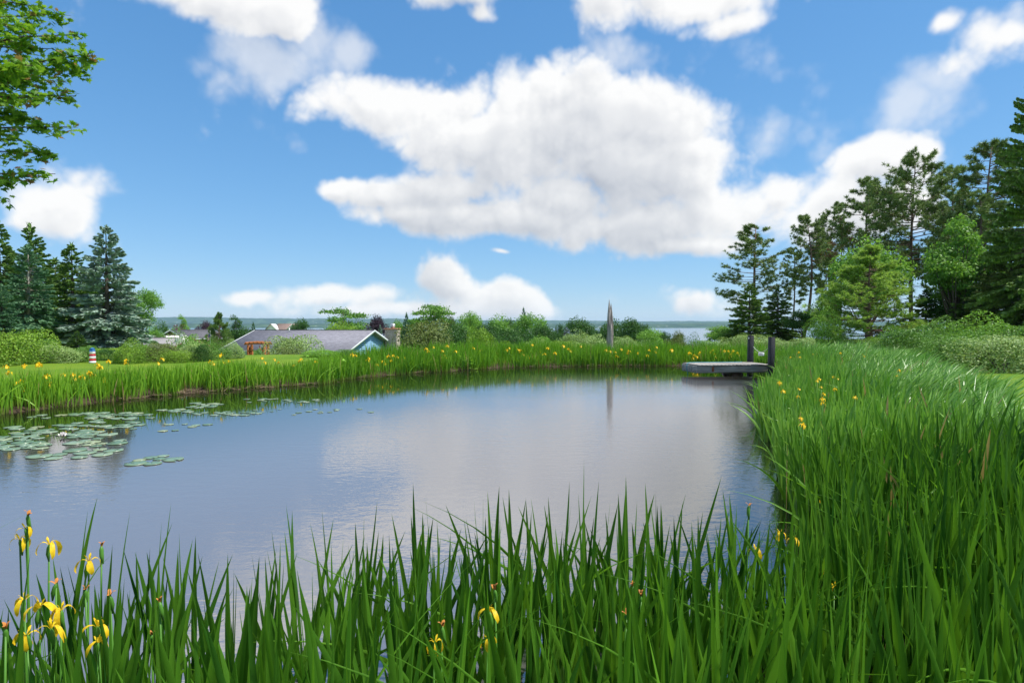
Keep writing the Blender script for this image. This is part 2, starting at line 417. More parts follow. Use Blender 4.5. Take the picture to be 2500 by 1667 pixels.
class MB:
    def __init__(s): s.V = []; s.F = {}; s.n = 0; s.T = []; s.A = []
    def add(s, V, faces, tint=0.5, along=None):
        V = np.asarray(V, float).reshape(-1, 3)
        for f in faces if isinstance(faces, list) else [faces]:
            f = np.asarray(f, int)
            if len(f): s.F.setdefault(f.shape[1], []).append(f + s.n)
        s.V.append(V); s.n += len(V)
        s.T.append(np.broadcast_to(np.asarray(tint, float), (len(V),)))
        s.A.append(np.broadcast_to(np.asarray(1.0 if along is None else along, float), (len(V),)))
    def box(s, lo, hi, Mx=None):
        x0, y0, z0 = lo; x1, y1, z1 = hi
        V = np.array([(x0, y0, z0), (x1, y0, z0), (x1, y1, z0), (x0, y1, z0), (x0, y0, z1), (x1, y0, z1), (x1, y1, z1), (x0, y1, z1)], float)
        if Mx is not None: V = (np.asarray(Mx)[:3, :3] @ V.T).T + np.asarray(Mx)[:3, 3]
        s.add(V, [np.array([(0, 3, 2, 1), (4, 5, 6, 7), (0, 1, 5, 4), (1, 2, 6, 5), (2, 3, 7, 6), (3, 0, 4, 7)])])
    def tube(s, pts, rs, sides=6, tint=0.5, cap=True):
        pts = np.asarray(pts, float); n = len(pts)
        rs = np.broadcast_to(np.asarray(rs, float), (n,))
        tg = np.gradient(pts, axis=0); tg /= np.linalg.norm(tg, axis=1)[:, None] + 1e-9
        ref = np.array([0, 0, 1.0]) if abs(tg[0][2]) < 0.8 else np.array([1.0, 0, 0])
        V = []
        for p, t, r in zip(pts, tg, rs):
            a = np.cross(t, ref); a /= np.linalg.norm(a) + 1e-9; b = np.cross(t, a)
            an = np.linspace(0, 2 * math.pi, sides, endpoint=False)
            V.append(p + r * (np.cos(an)[:, None] * a + np.sin(an)[:, None] * b))
        V = np.concatenate(V); Q = []
        for i in range(n - 1):
            for j in range(sides):
                j2 = (j + 1) % sides
                Q.append((i * sides + j, i * sides + j2, (i + 1) * sides + j2, (i + 1) * sides + j))
        fs = [np.array(Q)]
        if cap:
            V = np.vstack([V, pts[0], pts[-1]]); c0, c1 = n * sides, n * sides + 1
            fs.append(np.array([(c0, (j + 1) % sides, j) for j in range(sides)] + [(c1, (n - 1) * sides + j, (n - 1) * sides + (j + 1) % sides) for j in range(sides)]))
        s.add(V, fs, tint)
    def lathe(s, prof, sides=16, z_axis=True):
        V = []; n = len(prof)
        an = np.linspace(0, 2 * math.pi, sides, endpoint=False)
        for r, z in prof: V += [(r * math.cos(a), r * math.sin(a), z) for a in an]
        Q = [(i * sides + j, i * sides + (j + 1) % sides, (i + 1) * sides + (j + 1) % sides, (i + 1) * sides + j) for i in range(n - 1) for j in range(sides)]
        V += [(0, 0, prof[0][1]), (0, 0, prof[-1][1])]
        c0, c1 = n * sides, n * sides + 1
        T = [(c0, (j + 1) % sides, j) for j in range(sides)] + [(c1, (n - 1) * sides + j, (n - 1) * sides + (j + 1) % sides) for j in range(sides)]
        s.add(V, [np.array(Q), np.array(T)])
    def rhombi(s, C, A, B, tint=None):
        C = np.asarray(C, float); n = len(C)
        if not n: return
        V = np.stack([C - A, C + B - A * 0.15, C + A, C - B - A * 0.15], 1).reshape(-1, 3)
        Q = np.arange(4 * n).reshape(n, 4)
        tint = rng.random(n) if tint is None else tint
        s.add(V, [Q], np.repeat(tint, 4))
    def mesh(s, name, mat=None, smooth=False):
        return make_mesh(name, np.concatenate(s.V), [np.concatenate(v) for v in s.F.values()], mat, np.concatenate(s.T), np.concatenate(s.A), smooth)

def link(name, me, parent=None, loc=None, rot=None, scale=None):
    o = bpy.data.objects.new(name, me); COL.objects.link(o)
    if parent is not None: o.parent = parent
    if loc is not None: o.location = loc
    if rot is not None: o.rotation_euler = rot
    if scale is not None: o.scale = scale
    return o
def tag(o, label=None, cat=None, group=None, kind=None):
    if label: o['label'] = label
    if cat: o['category'] = cat
    if group: o['group'] = group
    if kind: o['kind'] = kind
    return o
def unit(a):
    return a / (np.linalg.norm(a, axis=-1, keepdims=True) + 1e-9)
def randdir(n):
    return unit(rng.normal(size=(n, 3)))

# ------------------------------------------------------------------ setting: terrain, pond, lake, hills
shore_px = [(-900, 1140), (-500, 1080), (0, 1012), (200, 987), (400, 965), (600, 948), (780, 937), (850, 924), (1000, 911), (1100, 906), (1200, 898), (1330, 895),
            (1500, 893), (1650, 893), (1800, 895), (1905, 905), (1918, 925), (1905, 960), (1878, 1010), (1885, 1060), (1925, 1110), (1945, 1160), (1965, 1230)]
POND = [tuple(G(u, v)[:2]) for u, v in shore_px]
POND += [(2.15, 3.75), (1.5, 2.75), (0.6, 2.35), (-0.6, 2.3), (-2.0, 2.3), (-4.0, 2.2), (-7.0, 2.2), (-9.5, 3.5)]
POND = np.array(POND)

def seg_dist(P, A, B):
    d = B - A; t = np.clip(((P - A) @ d) / (d @ d), 0, 1)
    return np.linalg.norm(P - (A + t[:, None] * d), axis=1)
def pond_sd(P):
    """distance to the shoreline, negative over the water"""
    P = np.asarray(P, float).reshape(-1, 2); n = len(POND)
    D = np.full(len(P), 1e9); inside = np.zeros(len(P), bool)
    for i in range(n):
        A, B = POND[i], POND[(i + 1) % n]
        D = np.minimum(D, seg_dist(P, A, B))
        cond = ((A[1] > P[:, 1]) != (B[1] > P[:, 1]))
        xi = (B[0] - A[0]) * (P[:, 1] - A[1]) / (B[1] - A[1] + 1e-12) + A[0]
        inside ^= cond & (P[:, 0] < xi)
    return np.where(inside, -D, D)
def sstep(x, a, b):
    t = np.clip((x - a) / (b - a), 0, 1); return t * t * (3 - 2 * t)
def vnoise(x, y, s, seed=0):
    r = np.random.default_rng(seed); out = 0
    for o in range(4):
        ph = r.random(4) * 6.28; f = s * 2 ** o
        out = out + (np.sin(x * f + ph[0] + 1.7 * np.sin(y * f * 0.7 + ph[1])) * np.sin(y * f * 1.1 + ph[2] + 1.3 * np.sin(x * f * 0.6 + ph[3]))) / 2 ** o
    return out
def ground_z(x, y):
    x = np.asarray(x, float); y = np.asarray(y, float)
    ratio = x / np.maximum(y, 6.0)
    y0 = 28.5 + 24 * sstep(-ratio, 0.54, 0.64) + 34 * sstep(ratio, 0.36, 0.46)
    dy = np.maximum(y - y0, 0)
    z = 0.32 - 0.11 * dy + np.maximum(dy - 52, 0) * 0.08
    z = np.maximum(z, -33.0)
    z = z + 0.05 * vnoise(x, y, 0.35, 3) * sstep(y, -30, 0) * (1 - sstep(y, 60, 200))
    return z
def terrain_z(x, y):
    x = np.asarray(x, float).ravel(); y = np.asarray(y, float).ravel()
    z = ground_z(x, y)
    near = (np.abs(x) < 60) & (y < 45) & (y > -10)
    sd = np.full(len(x), 50.0)
    if near.any(): sd[near] = pond_sd(np.stack([x[near], y[near]], 1))
    prof = np.interp(sd, [-3, -0.8, 0, 0.25, 1.2, 2.5], [-0.9, -0.35, -0.015, 0.06, 0.2, 0.32])
    return np.where(sd < 2.5, np.minimum(prof, z) if False else prof + np.where(sd > 0, (z - 0.32) * sstep(sd, 0, 2.5), 0), z)
def graded(lo, hi, step, far, growth=1.18):
    a = list(np.arange(lo, hi + 1e-6, step)); s = step; x = hi
    while x < far[1]: s *= growth; x += s; a.append(x)
    s = step; x = lo; b = []
    while x > far[0]: s *= growth; x -= s; b.append(x)
    return np.array(b[::-1] + a)
def build_terrain():
    xs = graded(-17, 16, 0.22, (-6000, 6000)); ys = graded(-1, 33, 0.22, (-3000, 5200))
    X, Y = np.meshgrid(xs, ys); Z = terrain_z(X, Y).reshape(X.shape)
    nx, ny = len(xs), len(ys); I = np.arange(nx * ny).reshape(ny, nx)
    Q = np.stack([I[:-1, :-1], I[:-1, 1:], I[1:, 1:], I[1:, :-1]], -1).reshape(-1, 4)
    sd = np.full(X.size, 50.0); nr = ((np.abs(X) < 40) & (Y < 40) & (Y > -5)).ravel()
    sd[nr] = pond_sd(np.stack([X.ravel()[nr], Y.ravel()[nr]], 1))
    tag(link('ground', make_mesh('ground', np.stack([X, Y, Z], -1).reshape(-1, 3), [Q], M['ground'], along=sd, smooth=True)), kind='structure')
build_terrain()

# pond surface a little wider than the shoreline, its rim lies under the banks
def build_pond():
    c = POND.mean(0); P = POND + unit(POND - c) * 0.5
    n = len(P); V = np.column_stack([P, np.zeros(n)])
    me = bpy.data.meshes.new('pond_water'); me.from_pydata([tuple(v) for v in V], [], [tuple(range(n))]); me.update()
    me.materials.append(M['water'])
    tag(link('pond_water', me), kind='structure')
build_pond()
lk = make_mesh('lake_water', [(-6000, 650, -27), (6000, 650, -27), (6000, 4700, -27), (-6000, 4700, -27)], [[(0, 1, 2, 3)]], M['lake'])
tag(link('lake_water', lk), kind='structure')
def build_hills(name, y0, y1, h, seed, ramp):
    xs = np.linspace(-6000, 6000, 420); ts = np.linspace(0, 1, 22)
    X, T = np.meshgrid(xs, ts)
    Y = y0 + (y1 - y0) * T + 120 * vnoise(X, T * 0, 0.002, seed) * (1 - T)
    prof = sstep(T, 0, 0.55)
    Z = -28 + prof * (h + ramp(X)) * (1 + 0.14 * vnoise(X, Y, 0.0016, seed + 1) + 0.05 * vnoise(X, Y, 0.009, seed + 5)) + 1.6 * vnoise(X, Y, 0.05, seed + 2) * (T > 0.02)
    n, m = X.shape; I = np.arange(n * m).reshape(n, m)
    Q = np.stack([I[:-1, :-1], I[:-1, 1:], I[1:, 1:], I[1:, :-1]], -1).reshape(-1, 4)
    tag(link(name, make_mesh(name, np.stack([X, Y, Z], -1).reshape(-1, 3), [Q], M['hill'], smooth=True)), kind='structure')
build_hills('hills', 4000, 5200, 34, 11, lambda x: 12 * sstep(x, 600, 2500) - 6)
build_hills('hills', 6600, 8600, 62, 21, lambda x: 34 * sstep(-x, -500, 3000))

# ------------------------------------------------------------------ iris beds
def blade_arrays(P, h, w, lean_dir, lean, bend, face, seg=4, fold=0.0):
    """sword leaves: returns verts, quads, along; every argument has one value per leaf"""
    n = len(P); t = np.linspace(0, 1, seg + 1)
    dx, dy = np.cos(lean_dir), np.sin(lean_dir)
    out = (lean[:, None] * t + bend[:, None] * t ** 2) * h[:, None]
    z = h[:, None] * (t - (0.28 * np.clip(bend, 0, 2) ** 1.3)[:, None] * t ** 3)
    C = np.stack([P[:, 0, None] + dx[:, None] * out, P[:, 1, None] + dy[:, None] * out, P[:, 2, None] + z], -1)
    wp = (0.72 + 0.28 * np.sin(np.clip(t * 2.2, 0, 1.57))) * np.clip((1 - t) * 2.0, 0, 1) ** 0.75
    hw = 0.5 * w[:, None] * wp
    S = np.stack([np.cos(face), np.sin(face), np.zeros(n)], -1)[:, None, :]
    L, R = C - S * hw[..., None], C + S * hw[..., None]
    if fold > 0:
        nrm = np.stack([-np.sin(face), np.cos(face), np.zeros(n)], -1)[:, None, :]
        Mid = C + nrm * (hw * fold)[..., None]
        V = np.stack([L, Mid, R], 2); m = 3
    else:
        V = np.stack([L, R], 2); m = 2
    V = V.reshape(-1, 3)
    base = (np.arange(n) * (seg + 1) * m)[:, None, None]
    i = np.arange(seg)[None, :, None] * m; j = np.arange(m - 1)[None, None, :]
    a = base + i + j
    Q = np.stack([a, a + 1, a + m + 1, a + m], -1).reshape(-1, 4)
    along = np.tile(np.repeat(t, m), n)
    return V, Q, along, (seg + 1) * m
def bed(name, P, label, hmin, hmax, mat, wind=0.0, wdir=0.0, wmin=0.016, wmax=0.028, seg=4, fold=0.0, arch=0.05, lean0=0.10, hfall=None):
    n = len(P)
    hmax = hmax if hfall is None else hmax * hfall
    h = rng.uniform(hmin * np.ones(n) if hfall is None else hmin * hfall, hmax, n) * rng.choice([1, 1, 1, 0.75], n) * (1 + 0.13 * vnoise(P[:, 0], P[:, 1], 1.3, 15) + 0.07 * vnoise(P[:, 0], P[:, 1], 4.0, 16))
    w = rng.uniform(wmin, wmax, n)
    face = rng.uniform(0, math.pi, n)
    ld = face + rng.choice([0, math.pi], n) + rng.normal(0, 0.4, n)
    lean = np.abs(rng.normal(0, lean0, n)); bend = np.abs(rng.normal(0, 0.10, n))
    if np.ndim(wind) or wind > 0:
        wv = np.broadcast_to(wind, (n,)); k = rng.random(n) < np.clip(wv * 1.6, 0, 0.95)
        ld = np.where(k, wdir + rng.normal(0, 0.45, n), ld)
        lean = np.where(k, lean + 0.25 * wv, lean); bend = np.where(k, bend + wv * rng.uniform(0.3, 1.0, n), bend)
    ar = rng.random(n) < arch
    bend = np.where(ar, rng.uniform(0.6, 1.1, n), bend)
    V, Q, al, per = blade_arrays(P, h, w, ld, lean, bend, face, seg, fold)
    tint = np.repeat(np.where(ar, 0.96, rng.random(n)), per)
    o = link(name, make_mesh(name, V, [Q], mat, tint, al, smooth=fold > 0))
    return tag(o, label, kind='stuff')
def right_edge(y):
    return np.interp(y, [3.0, 5, 6.8, 9.1, 13.1, 21, 26], [4.2, 5.0, 5.65, 7.0, 9.2, 13.3, 15.5])
def shore_x(y):                 # right shoreline
    q = POND[15:26]; q = q[np.argsort(q[:, 1])]
    return np.interp(y, q[:, 1], q[:, 0])
def build_beds():
    # left bank and far bank
    n = 330000
    P = np.stack([rng.uniform(-19, 11, n), rng.uniform(8, 31, n)], 1)
    sd = pond_sd(P)
    far = P[:, 0] > -5.5
    ok = (sd > -0.22) & (sd < np.where(far, 2.4, 1.4)) & ((P[:, 0] < -3.5) | (P[:, 1] > 22.5)) & (P[:, 0] > -1.02 * P[:, 1] - 1.5)
    clump = vnoise(P[:, 0], P[:, 1], 2.2, 9)
    ok &= rng.random(n) < np.clip(0.60 + 0.60 * clump, 0.10, 1)
    P, sd, far = P[ok], sd[ok], far[ok]
    z = np.maximum(terrain_z(P[:, 0], P[:, 1]), -0.06)
    P3 = np.column_stack([P, z])
    L = ~far
    bed('iris_reeds', P3[L], 'dense green iris reeds lining the left bank below the lawn', 0.56, 0.84, M['blade_bank'], wmin=0.018, wmax=0.032, hfall=1 - 0.27 * np.clip(sd[L], 0, 1.4))
    bed('iris_reeds', P3[far], 'dense green iris reeds lining the far bank of the pond', 0.50, 0.82, M['blade_bank'], wmin=0.02, wmax=0.036)
    # right bed
    n = 190000
    P = np.stack([rng.uniform(1.2, 17, n), rng.uniform(3.3, 26.5, n)], 1)
    xs, xr = shore_x(P[:, 1]), right_edge(P[:, 1])
    ok = (P[:, 0] > xs - 0.22) & (P[:, 0] < xr) & ~((P[:, 1] > 19.6) & (P[:, 1] < 22.8) & (P[:, 0] < 9.0))
    ok &= P[:, 0] < P[:, 1] * 0.95 + 1.2
    ok &= rng.random(n) < np.clip(0.7 + 0.4 * vnoise(P[:, 0], P[:, 1], 2.0, 4), 0.2, 1) * np.clip(12.0 / P[:, 1], 0.35, 1) * np.where(P[:, 1] < 6.2, 0.62, 0.85)
    P = P[ok]; xs = xs[ok]; xr = xr[ok]
    z = np.maximum(terrain_z(P[:, 0], P[:, 1]), -0.06); P3 = np.column_stack([P, z])
    wind = 0.62 * sstep((P[:, 0] - xs), 0.6, 2.6) * sstep(P[:, 1], 4.0, 6.0) + 0.05
    nr = P[:, 1] < 6.2
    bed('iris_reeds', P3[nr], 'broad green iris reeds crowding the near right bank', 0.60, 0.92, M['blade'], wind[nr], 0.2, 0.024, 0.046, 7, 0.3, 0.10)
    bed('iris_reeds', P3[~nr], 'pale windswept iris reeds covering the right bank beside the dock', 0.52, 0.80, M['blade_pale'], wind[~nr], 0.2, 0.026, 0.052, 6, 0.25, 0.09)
    # undergrowth between the foreground plants
    n = 480
    P = np.stack([rng.uniform(-3.6, 5.0, n), rng.uniform(1.5, 3.6, n)], 1)
    ok = (np.abs(P[:, 0]) < P[:, 1] * 0.9 + 0.4) & (P[:, 1] < 3.2 + 0.1 * P[:, 0])
    ok &= rng.random(n) < np.interp(P[:, 0], [-3, -1.2, 0.5, 2, 3], [0.5, 0.45, 0.7, 1, 1])
    P = P[ok]; z = np.maximum(terrain_z(P[:, 0], P[:, 1]), -0.05)
    bed('iris_reeds', np.column_stack([P, z]), 'short green shoots low between the foreground iris plants', 0.3, 0.68, M['blade'], 0, 0, 0.012, 0.024, 6, 0.3, 0.03)
build_beds()
def build_near_bank_sides():   # the same fringe goes on along the near bank past the picture edges
    n = 2600
    P = np.stack([rng.uniform(-8.5, 7.0, n), rng.uniform(1.3, 3.2, n)], 1)
    ok = np.abs(P[:, 0]) > P[:, 1] * 0.86 + 0.1
    P = P[ok]; z = np.maximum(terrain_z(P[:, 0], P[:, 1]), -0.05)
    bed('iris_reeds', np.column_stack([P, z]), 'tall green iris leaves continuing along the near bank', 0.6, 0.98, M['blade'], 0, 0, 0.016, 0.034, 6, 0.28, 0.04)
build_near_bank_sides()

def build_foreground():
    leaves = []
    for i in range(26):
        arch = i >= 23
        h = np.array([rng.uniform(0.78, 0.98)]); w = np.array([rng.uniform(0.022, 0.042)])
        ln = np.array([0.02]); bd = np.array([rng.uniform(0.75, 1.05) if arch else abs(rng.normal(0, 0.09))])
        V, Q, al, per = blade_arrays(np.zeros((1, 3)), h, w, np.array([0.0]), ln, bd, np.array([rng.normal(0, 0.35)]), 9, 0.28)
        leaves.append(make_mesh('iris_leaf', V, [Q], M['blade'], np.full(len(V), 0.95 if arch else rng.random() * 0.97), al, smooth=True))
    spots = []
    tries = 0
    while len(spots) < 300 and tries < 60000:
        tries += 1
        y = random.choice([random.uniform(1.75, 3.6), random.uniform(1.75, 4.6)]); x = random.uniform(-3.4, 4.7)
        if abs(x) > y * 0.86 + 0.15: continue
        u = 1250 + F * x / y
        if y < 3.5:
            lim = np.interp(u, [0, 300, 700, 1000, 1500, 1900], [2.75, 2.95, 3.2, 3.35, 3.5, 3.5])
            if y > lim: continue
            if random.random() > np.interp(u, [0, 250, 500, 1000, 1500, 1900, 2500], [0.55, 0.5, 0.72, 0.8, 0.85, 0.95, 0.9]): continue
        else:
            if x < shore_x(np.array([y]))[0] - 0.1: continue
        if min([(x - a) ** 2 + (y - b) ** 2 for a, b in spots[-400:]] + [9]) < 0.075 ** 2: continue
        spots.append((x, y))
    for (x, y) in spots:
        z = max(float(terrain_z(x, y)[0]), -0.05)
        u = 1250 + F * x / y
        where = ('among the yellow blooms at the lower left', 'left of centre below the lily pads', 'below the blue house', 'around the middle yellow blooms', 'below the dead snag',
                 'by the yellow blooms of the right shore', 'below the feathery pine', 'at the right picture edge')[int(np.searchsorted([250, 600, 1000, 1350, 1700, 2000, 2250], u))]
        row = 'in the nearest row' if y < 2.35 else 'in the second row' if y < 2.9 else 'in the water-side row' if y < 3.55 else 'far back in the stand'
        zone = 'sword-leaved iris clump %s, %s' % (row, where)
        p = bpy.data.objects.new('iris_plant', None); COL.objects.link(p)
        p.location = (x, y, z); p.rotation_euler = (0, 0, random.uniform(-0.9, 0.9) + random.choice([0, math.pi]))
        p.empty_display_size = 0.1
        tag(p, zone, 'iris plant', 'iris plants in the foreground')
        hs = random.uniform(0.92, 1.14) * (0.92 if u < 400 else 1.0)
        nl = random.choice([4, 5, 5, 6, 6])
        for q in range(nl):
            t = (q - (nl - 1) / 2) / nl
            me = random.choice(leaves[:23]) if random.random() > 0.06 else random.choice(leaves[23:])
            s = hs * random.uniform(0.82, 1.06) * (1 - 0.35 * abs(t))
            o = link('leaf', me, p, (t * 0.09, random.uniform(-.012, .012), 0), (random.uniform(-.14, .14), t * 0.5 + random.gauss(0, .11), random.choice([0, math.pi]) + random.uniform(-.6, .6)), (1, 1, s))
    # the few long blades that lean out over the water at far left
    for (u0, u1, v1, Y, w, lab) in ((150, 238, 1202, 2.75, .026, 'long broad iris blade arching right over the water at the left'), (168, 215, 1238, 2.78, .012, 'thin blade beside the long arching one at the left'), (262, 318, 1240, 2.75, .010, 'hair-thin grass blade leaning right, left of the centre'), (375, 418, 1222, 2.8, .011, 'tall thin grass blade standing alone over the water at left'), (370, 395, 1270, 2.8, .008, 'short thin grass blade close to the tall lone one'), (1530, 1528, 1160, 3.2, .034, 'tallest upright iris blade in the middle foreground'), (1590, 1575, 1175, 3.2, .032, 'tall iris blade just right of the tallest one'), (470, 545, 1465, 2.0, .034, 'pale broad blade bent to the right in the lower left')):
        b = W(u0, 1500, Y); t = W(u1, v1, Y); z0 = max(float(terrain_z(b[0], Y)[0]), -.05); h = t[2] - z0
        d = (t[0] - b[0]) / h; a0 = 0.0 if d >= 0 else math.pi
        V, Q, al, per = blade_arrays(np.zeros((1, 3)), np.array([h]), np.array([w]), np.array([a0]), np.array([abs(d) * .35]), np.array([abs(d) * .65]), np.array([.35]), 12, .28)
        o = bpy.data.objects.new('iris_plant', None); COL.objects.link(o); o.location = (b[0], Y, z0)
        link('leaf', make_mesh('iris_leaf', V, [Q], M['blade'], np.full(len(V), .55), al, smooth=True), o)
        tag(o, lab, 'iris plant', 'long single blades at the near water edge')
build_foreground()

# ------------------------------------------------------------------ iris flowers
def petal_strip(pts, ws, mat, name='petal', curl=0.2):
    pts = np.asarray(pts, float); V = []; Q = []
    for i, (p, w) in enumerate(zip(pts, ws)):
        V += [p + (0, -w, -curl * w), p + (0, 0, curl * w * 0.6), p + (0, w, -curl * w)]
        if i: a = (i - 1) * 3; Q += [(a, a + 1, a + 4, a + 3), (a + 1, a + 2, a + 5, a + 4)]
    return make_mesh(name, V, [Q], mat, smooth=True)
FALL = petal_strip([(0.003, 0, 0), (0.018, 0, 0.016), (0.036, 0.002, 0.018), (0.052, 0, 0.002), (0.062, -.002, -0.024), (0.064, 0.002, -0.05), (0.058, 0, -0.066)], [0.003, 0.005, 0.009, 0.015, 0.017, 0.012, 0.003], M['petal'], curl=-0.12)
STANDARD = petal_strip([(0.002, 0, 0.004), (0.010, 0, 0.022), (0.018, 0.001, 0.036), (0.027, 0, 0.044)], [0.002, 0.005, 0.006, 0.002], M['petal'])
WILT = petal_strip([(0.0, 0, 0.0), (0.006, 0, 0.018), (0.012, 0, 0.028), (0.022, 0, 0.03)], [0.005, 0.008, 0.007, 0.003], M['withered'])
def stem_mesh(h):
    m = MB(); m.tube([(0, 0, 0), (0.01, 0.004, h * 0.5), (0, 0, h)], [0.006, 0.005, 0.0035], 5); return m.mesh('stem', M['stem'], True)
def bud_mesh():
    m = MB(); m.tube([(0, 0, -0.075), (0.004, 0, -0.04), (0.002, 0, -0.012), (0, 0, 0.004)], [0.003, 0.009, 0.0085, 0.003], 6); return m.mesh('spathe', M['stem'], True)
STEM = stem_mesh(1.0); SPATHE = bud_mesh()
def iris_flower(u, v, Y, label, wilt=False, size=1.0):
    c = W(u, v, Y); x, y = c[0], c[1]
    g = max(float(terrain_z(x, y)[0]), -0.05)
    p = bpy.data.objects.new('iris_flower', None); COL.objects.link(p); p.location = (x, y, g); p.empty_display_size = 0.05
    p.rotation_euler = (0, 0, random.uniform(0, 6.28))
    tag(p, label, 'flower', 'yellow iris flowers in the foreground')
    h = c[2] - g
    link('stem', STEM, p, (0, 0, 0), None, (1, 1, h))
    link('spathe', SPATHE, p, (0, 0, h), (random.uniform(-.2, .2), random.uniform(-.2, .2), 0), (1, 1, 1))
    if wilt:
        for q in range(3): link('withered_petal', WILT, p, (0, 0, h), (0, random.uniform(-.3, .5), q * 2.1 + random.uniform(-.5, .5)), (size * 1.1,) * 3)
    else:
        tl = (random.uniform(-.25, .25), random.uniform(-.25, .25))
        for q in range(3):
            a = q * 2.094 + random.uniform(-.25, .25)
            link('petal', FALL, p, (0, 0, h), (tl[0], tl[1] + random.uniform(-.15, .2), a), (size * random.uniform(.8, 1.1), size * random.uniform(.7, 1.15), size * random.uniform(.75, 1.1)))
            link('upright_petal', STANDARD, p, (0, 0, h), (tl[0], tl[1], a + 1.05), (size,) * 3)
    return p
LEFT = 'in the flower cluster at the lower left corner'
FG = [
    (68, 1258, 2.9, 'withered brown iris head topping the tallest stalk at far left', True), (62, 1290, 2.9, 'yellow iris bloom just below the withered head on the tallest stalk at far left', False),
    (48, 1318, 2.9, 'drooping yellow iris bloom, leftmost of the pair under the tallest stalk', False), (120, 1330, 2.8, 'yellow iris bloom standing alone right of the tallest stalk, over the water', False),
    (217, 1372, 2.7, 'yellow iris bloom beside the leaning blade, rightmost of the upper blooms on the left', False), (248, 1334, 2.7, 'half-closed yellow iris bud pointing up at right of the left flower cluster', True),
    (137, 1425, 2.6, 'small crumpled yellow iris below the lone upright bloom on the left', True), (60, 1465, 2.5, 'narrow yellow iris bloom at mid height near the left edge', False),
    (208, 1440, 2.6, 'folded yellow iris bud left of the narrow dark leaves', True), (98, 1485, 2.4, 'broad yellow iris bloom, left one of two side by side low on the left', False),
    (150, 1490, 2.4, 'broad yellow iris bloom, right one of two side by side low on the left', False), (268, 1455, 2.5, 'withered orange iris head on the stalk right of the paired blooms', True),
    (65, 1550, 2.25, 'low yellow iris bloom with hanging petals near the lower left corner', False), (125, 1535, 2.3, 'yellow iris bloom tucked under the paired blooms on the left', False),
    (238, 1530, 2.35, 'yellow iris bloom, upper one of the two stacked on one spot low on the left', False), (240, 1570, 2.3, 'yellow iris bloom, lower one of the two stacked on one spot low on the left', False),
    (14, 1535, 2.2, 'withered orange iris at the left edge of the picture', True), (390, 1470, 2.5, 'withered orange iris head right of the left flower group, above open water', True), (372, 1550, 2.4, 'small dried iris remnant on a stalk right of the left flower group', True),
    (1062, 1568, 2.35, 'yellow iris bloom with hanging petals, leftmost of those in the middle foreground', False), (1080, 1530, 2.4, 'dried brown iris head just above the leftmost middle bloom', True),
    (1195, 1493, 2.5, 'bright yellow iris bloom half hidden by a broad leaf in the middle foreground', False), (1192, 1560, 2.45, 'small yellow iris below the half hidden bloom in the middle foreground', False), (1208, 1440, 2.5, 'dried iris tip above the half hidden bloom in the middle foreground', True),
    (1545, 1432, 2.6, 'upright orange-yellow iris bud right of the middle foreground', True), (1565, 1455, 2.6, 'orange-yellow wilting iris, right one of the trio right of the middle', True), (1530, 1500, 2.5, 'orange wilted iris, lowest of the trio right of the middle', True),
    (1985, 1182, 5.6, 'bright yellow iris bloom at the corner where water meets the right bank', False), (2002, 1228, 5.2, 'smaller yellow iris bloom just below the one at the water corner', False),
    (1905, 1300, 4.0, 'large yellow iris bloom, left one of the pair over the right shore', False), (1937, 1318, 4.0, 'yellow iris bloom, right one of the pair over the right shore', False),
    (1828, 1235, 3.4, 'tall withered iris stalk standing against the water by the right shore', True), (1845, 1342, 3.3, 'narrow yellow iris petal below the tall withered stalk', False),
    (2026, 1385, 3.5, 'yellow iris bloom, upper one of two alone in the right leaf mass', False), (2037, 1432, 3.3, 'half-open yellow iris, lower one of two alone in the right leaf mass', False),
    (2332, 1255, 4.3, 'yellow iris bloom alone deep in the leaves near the right edge', False), (2405, 1132, 5.6, 'orange withered iris stalk standing highest in the right leaf mass', True), (2092, 1225, 5.0, 'small orange-yellow iris right of the water corner blooms', False)]
for (u, v, Y, lab, wl) in FG: iris_flower(u, v, Y, lab, wl, random.uniform(0.62, 0.80))

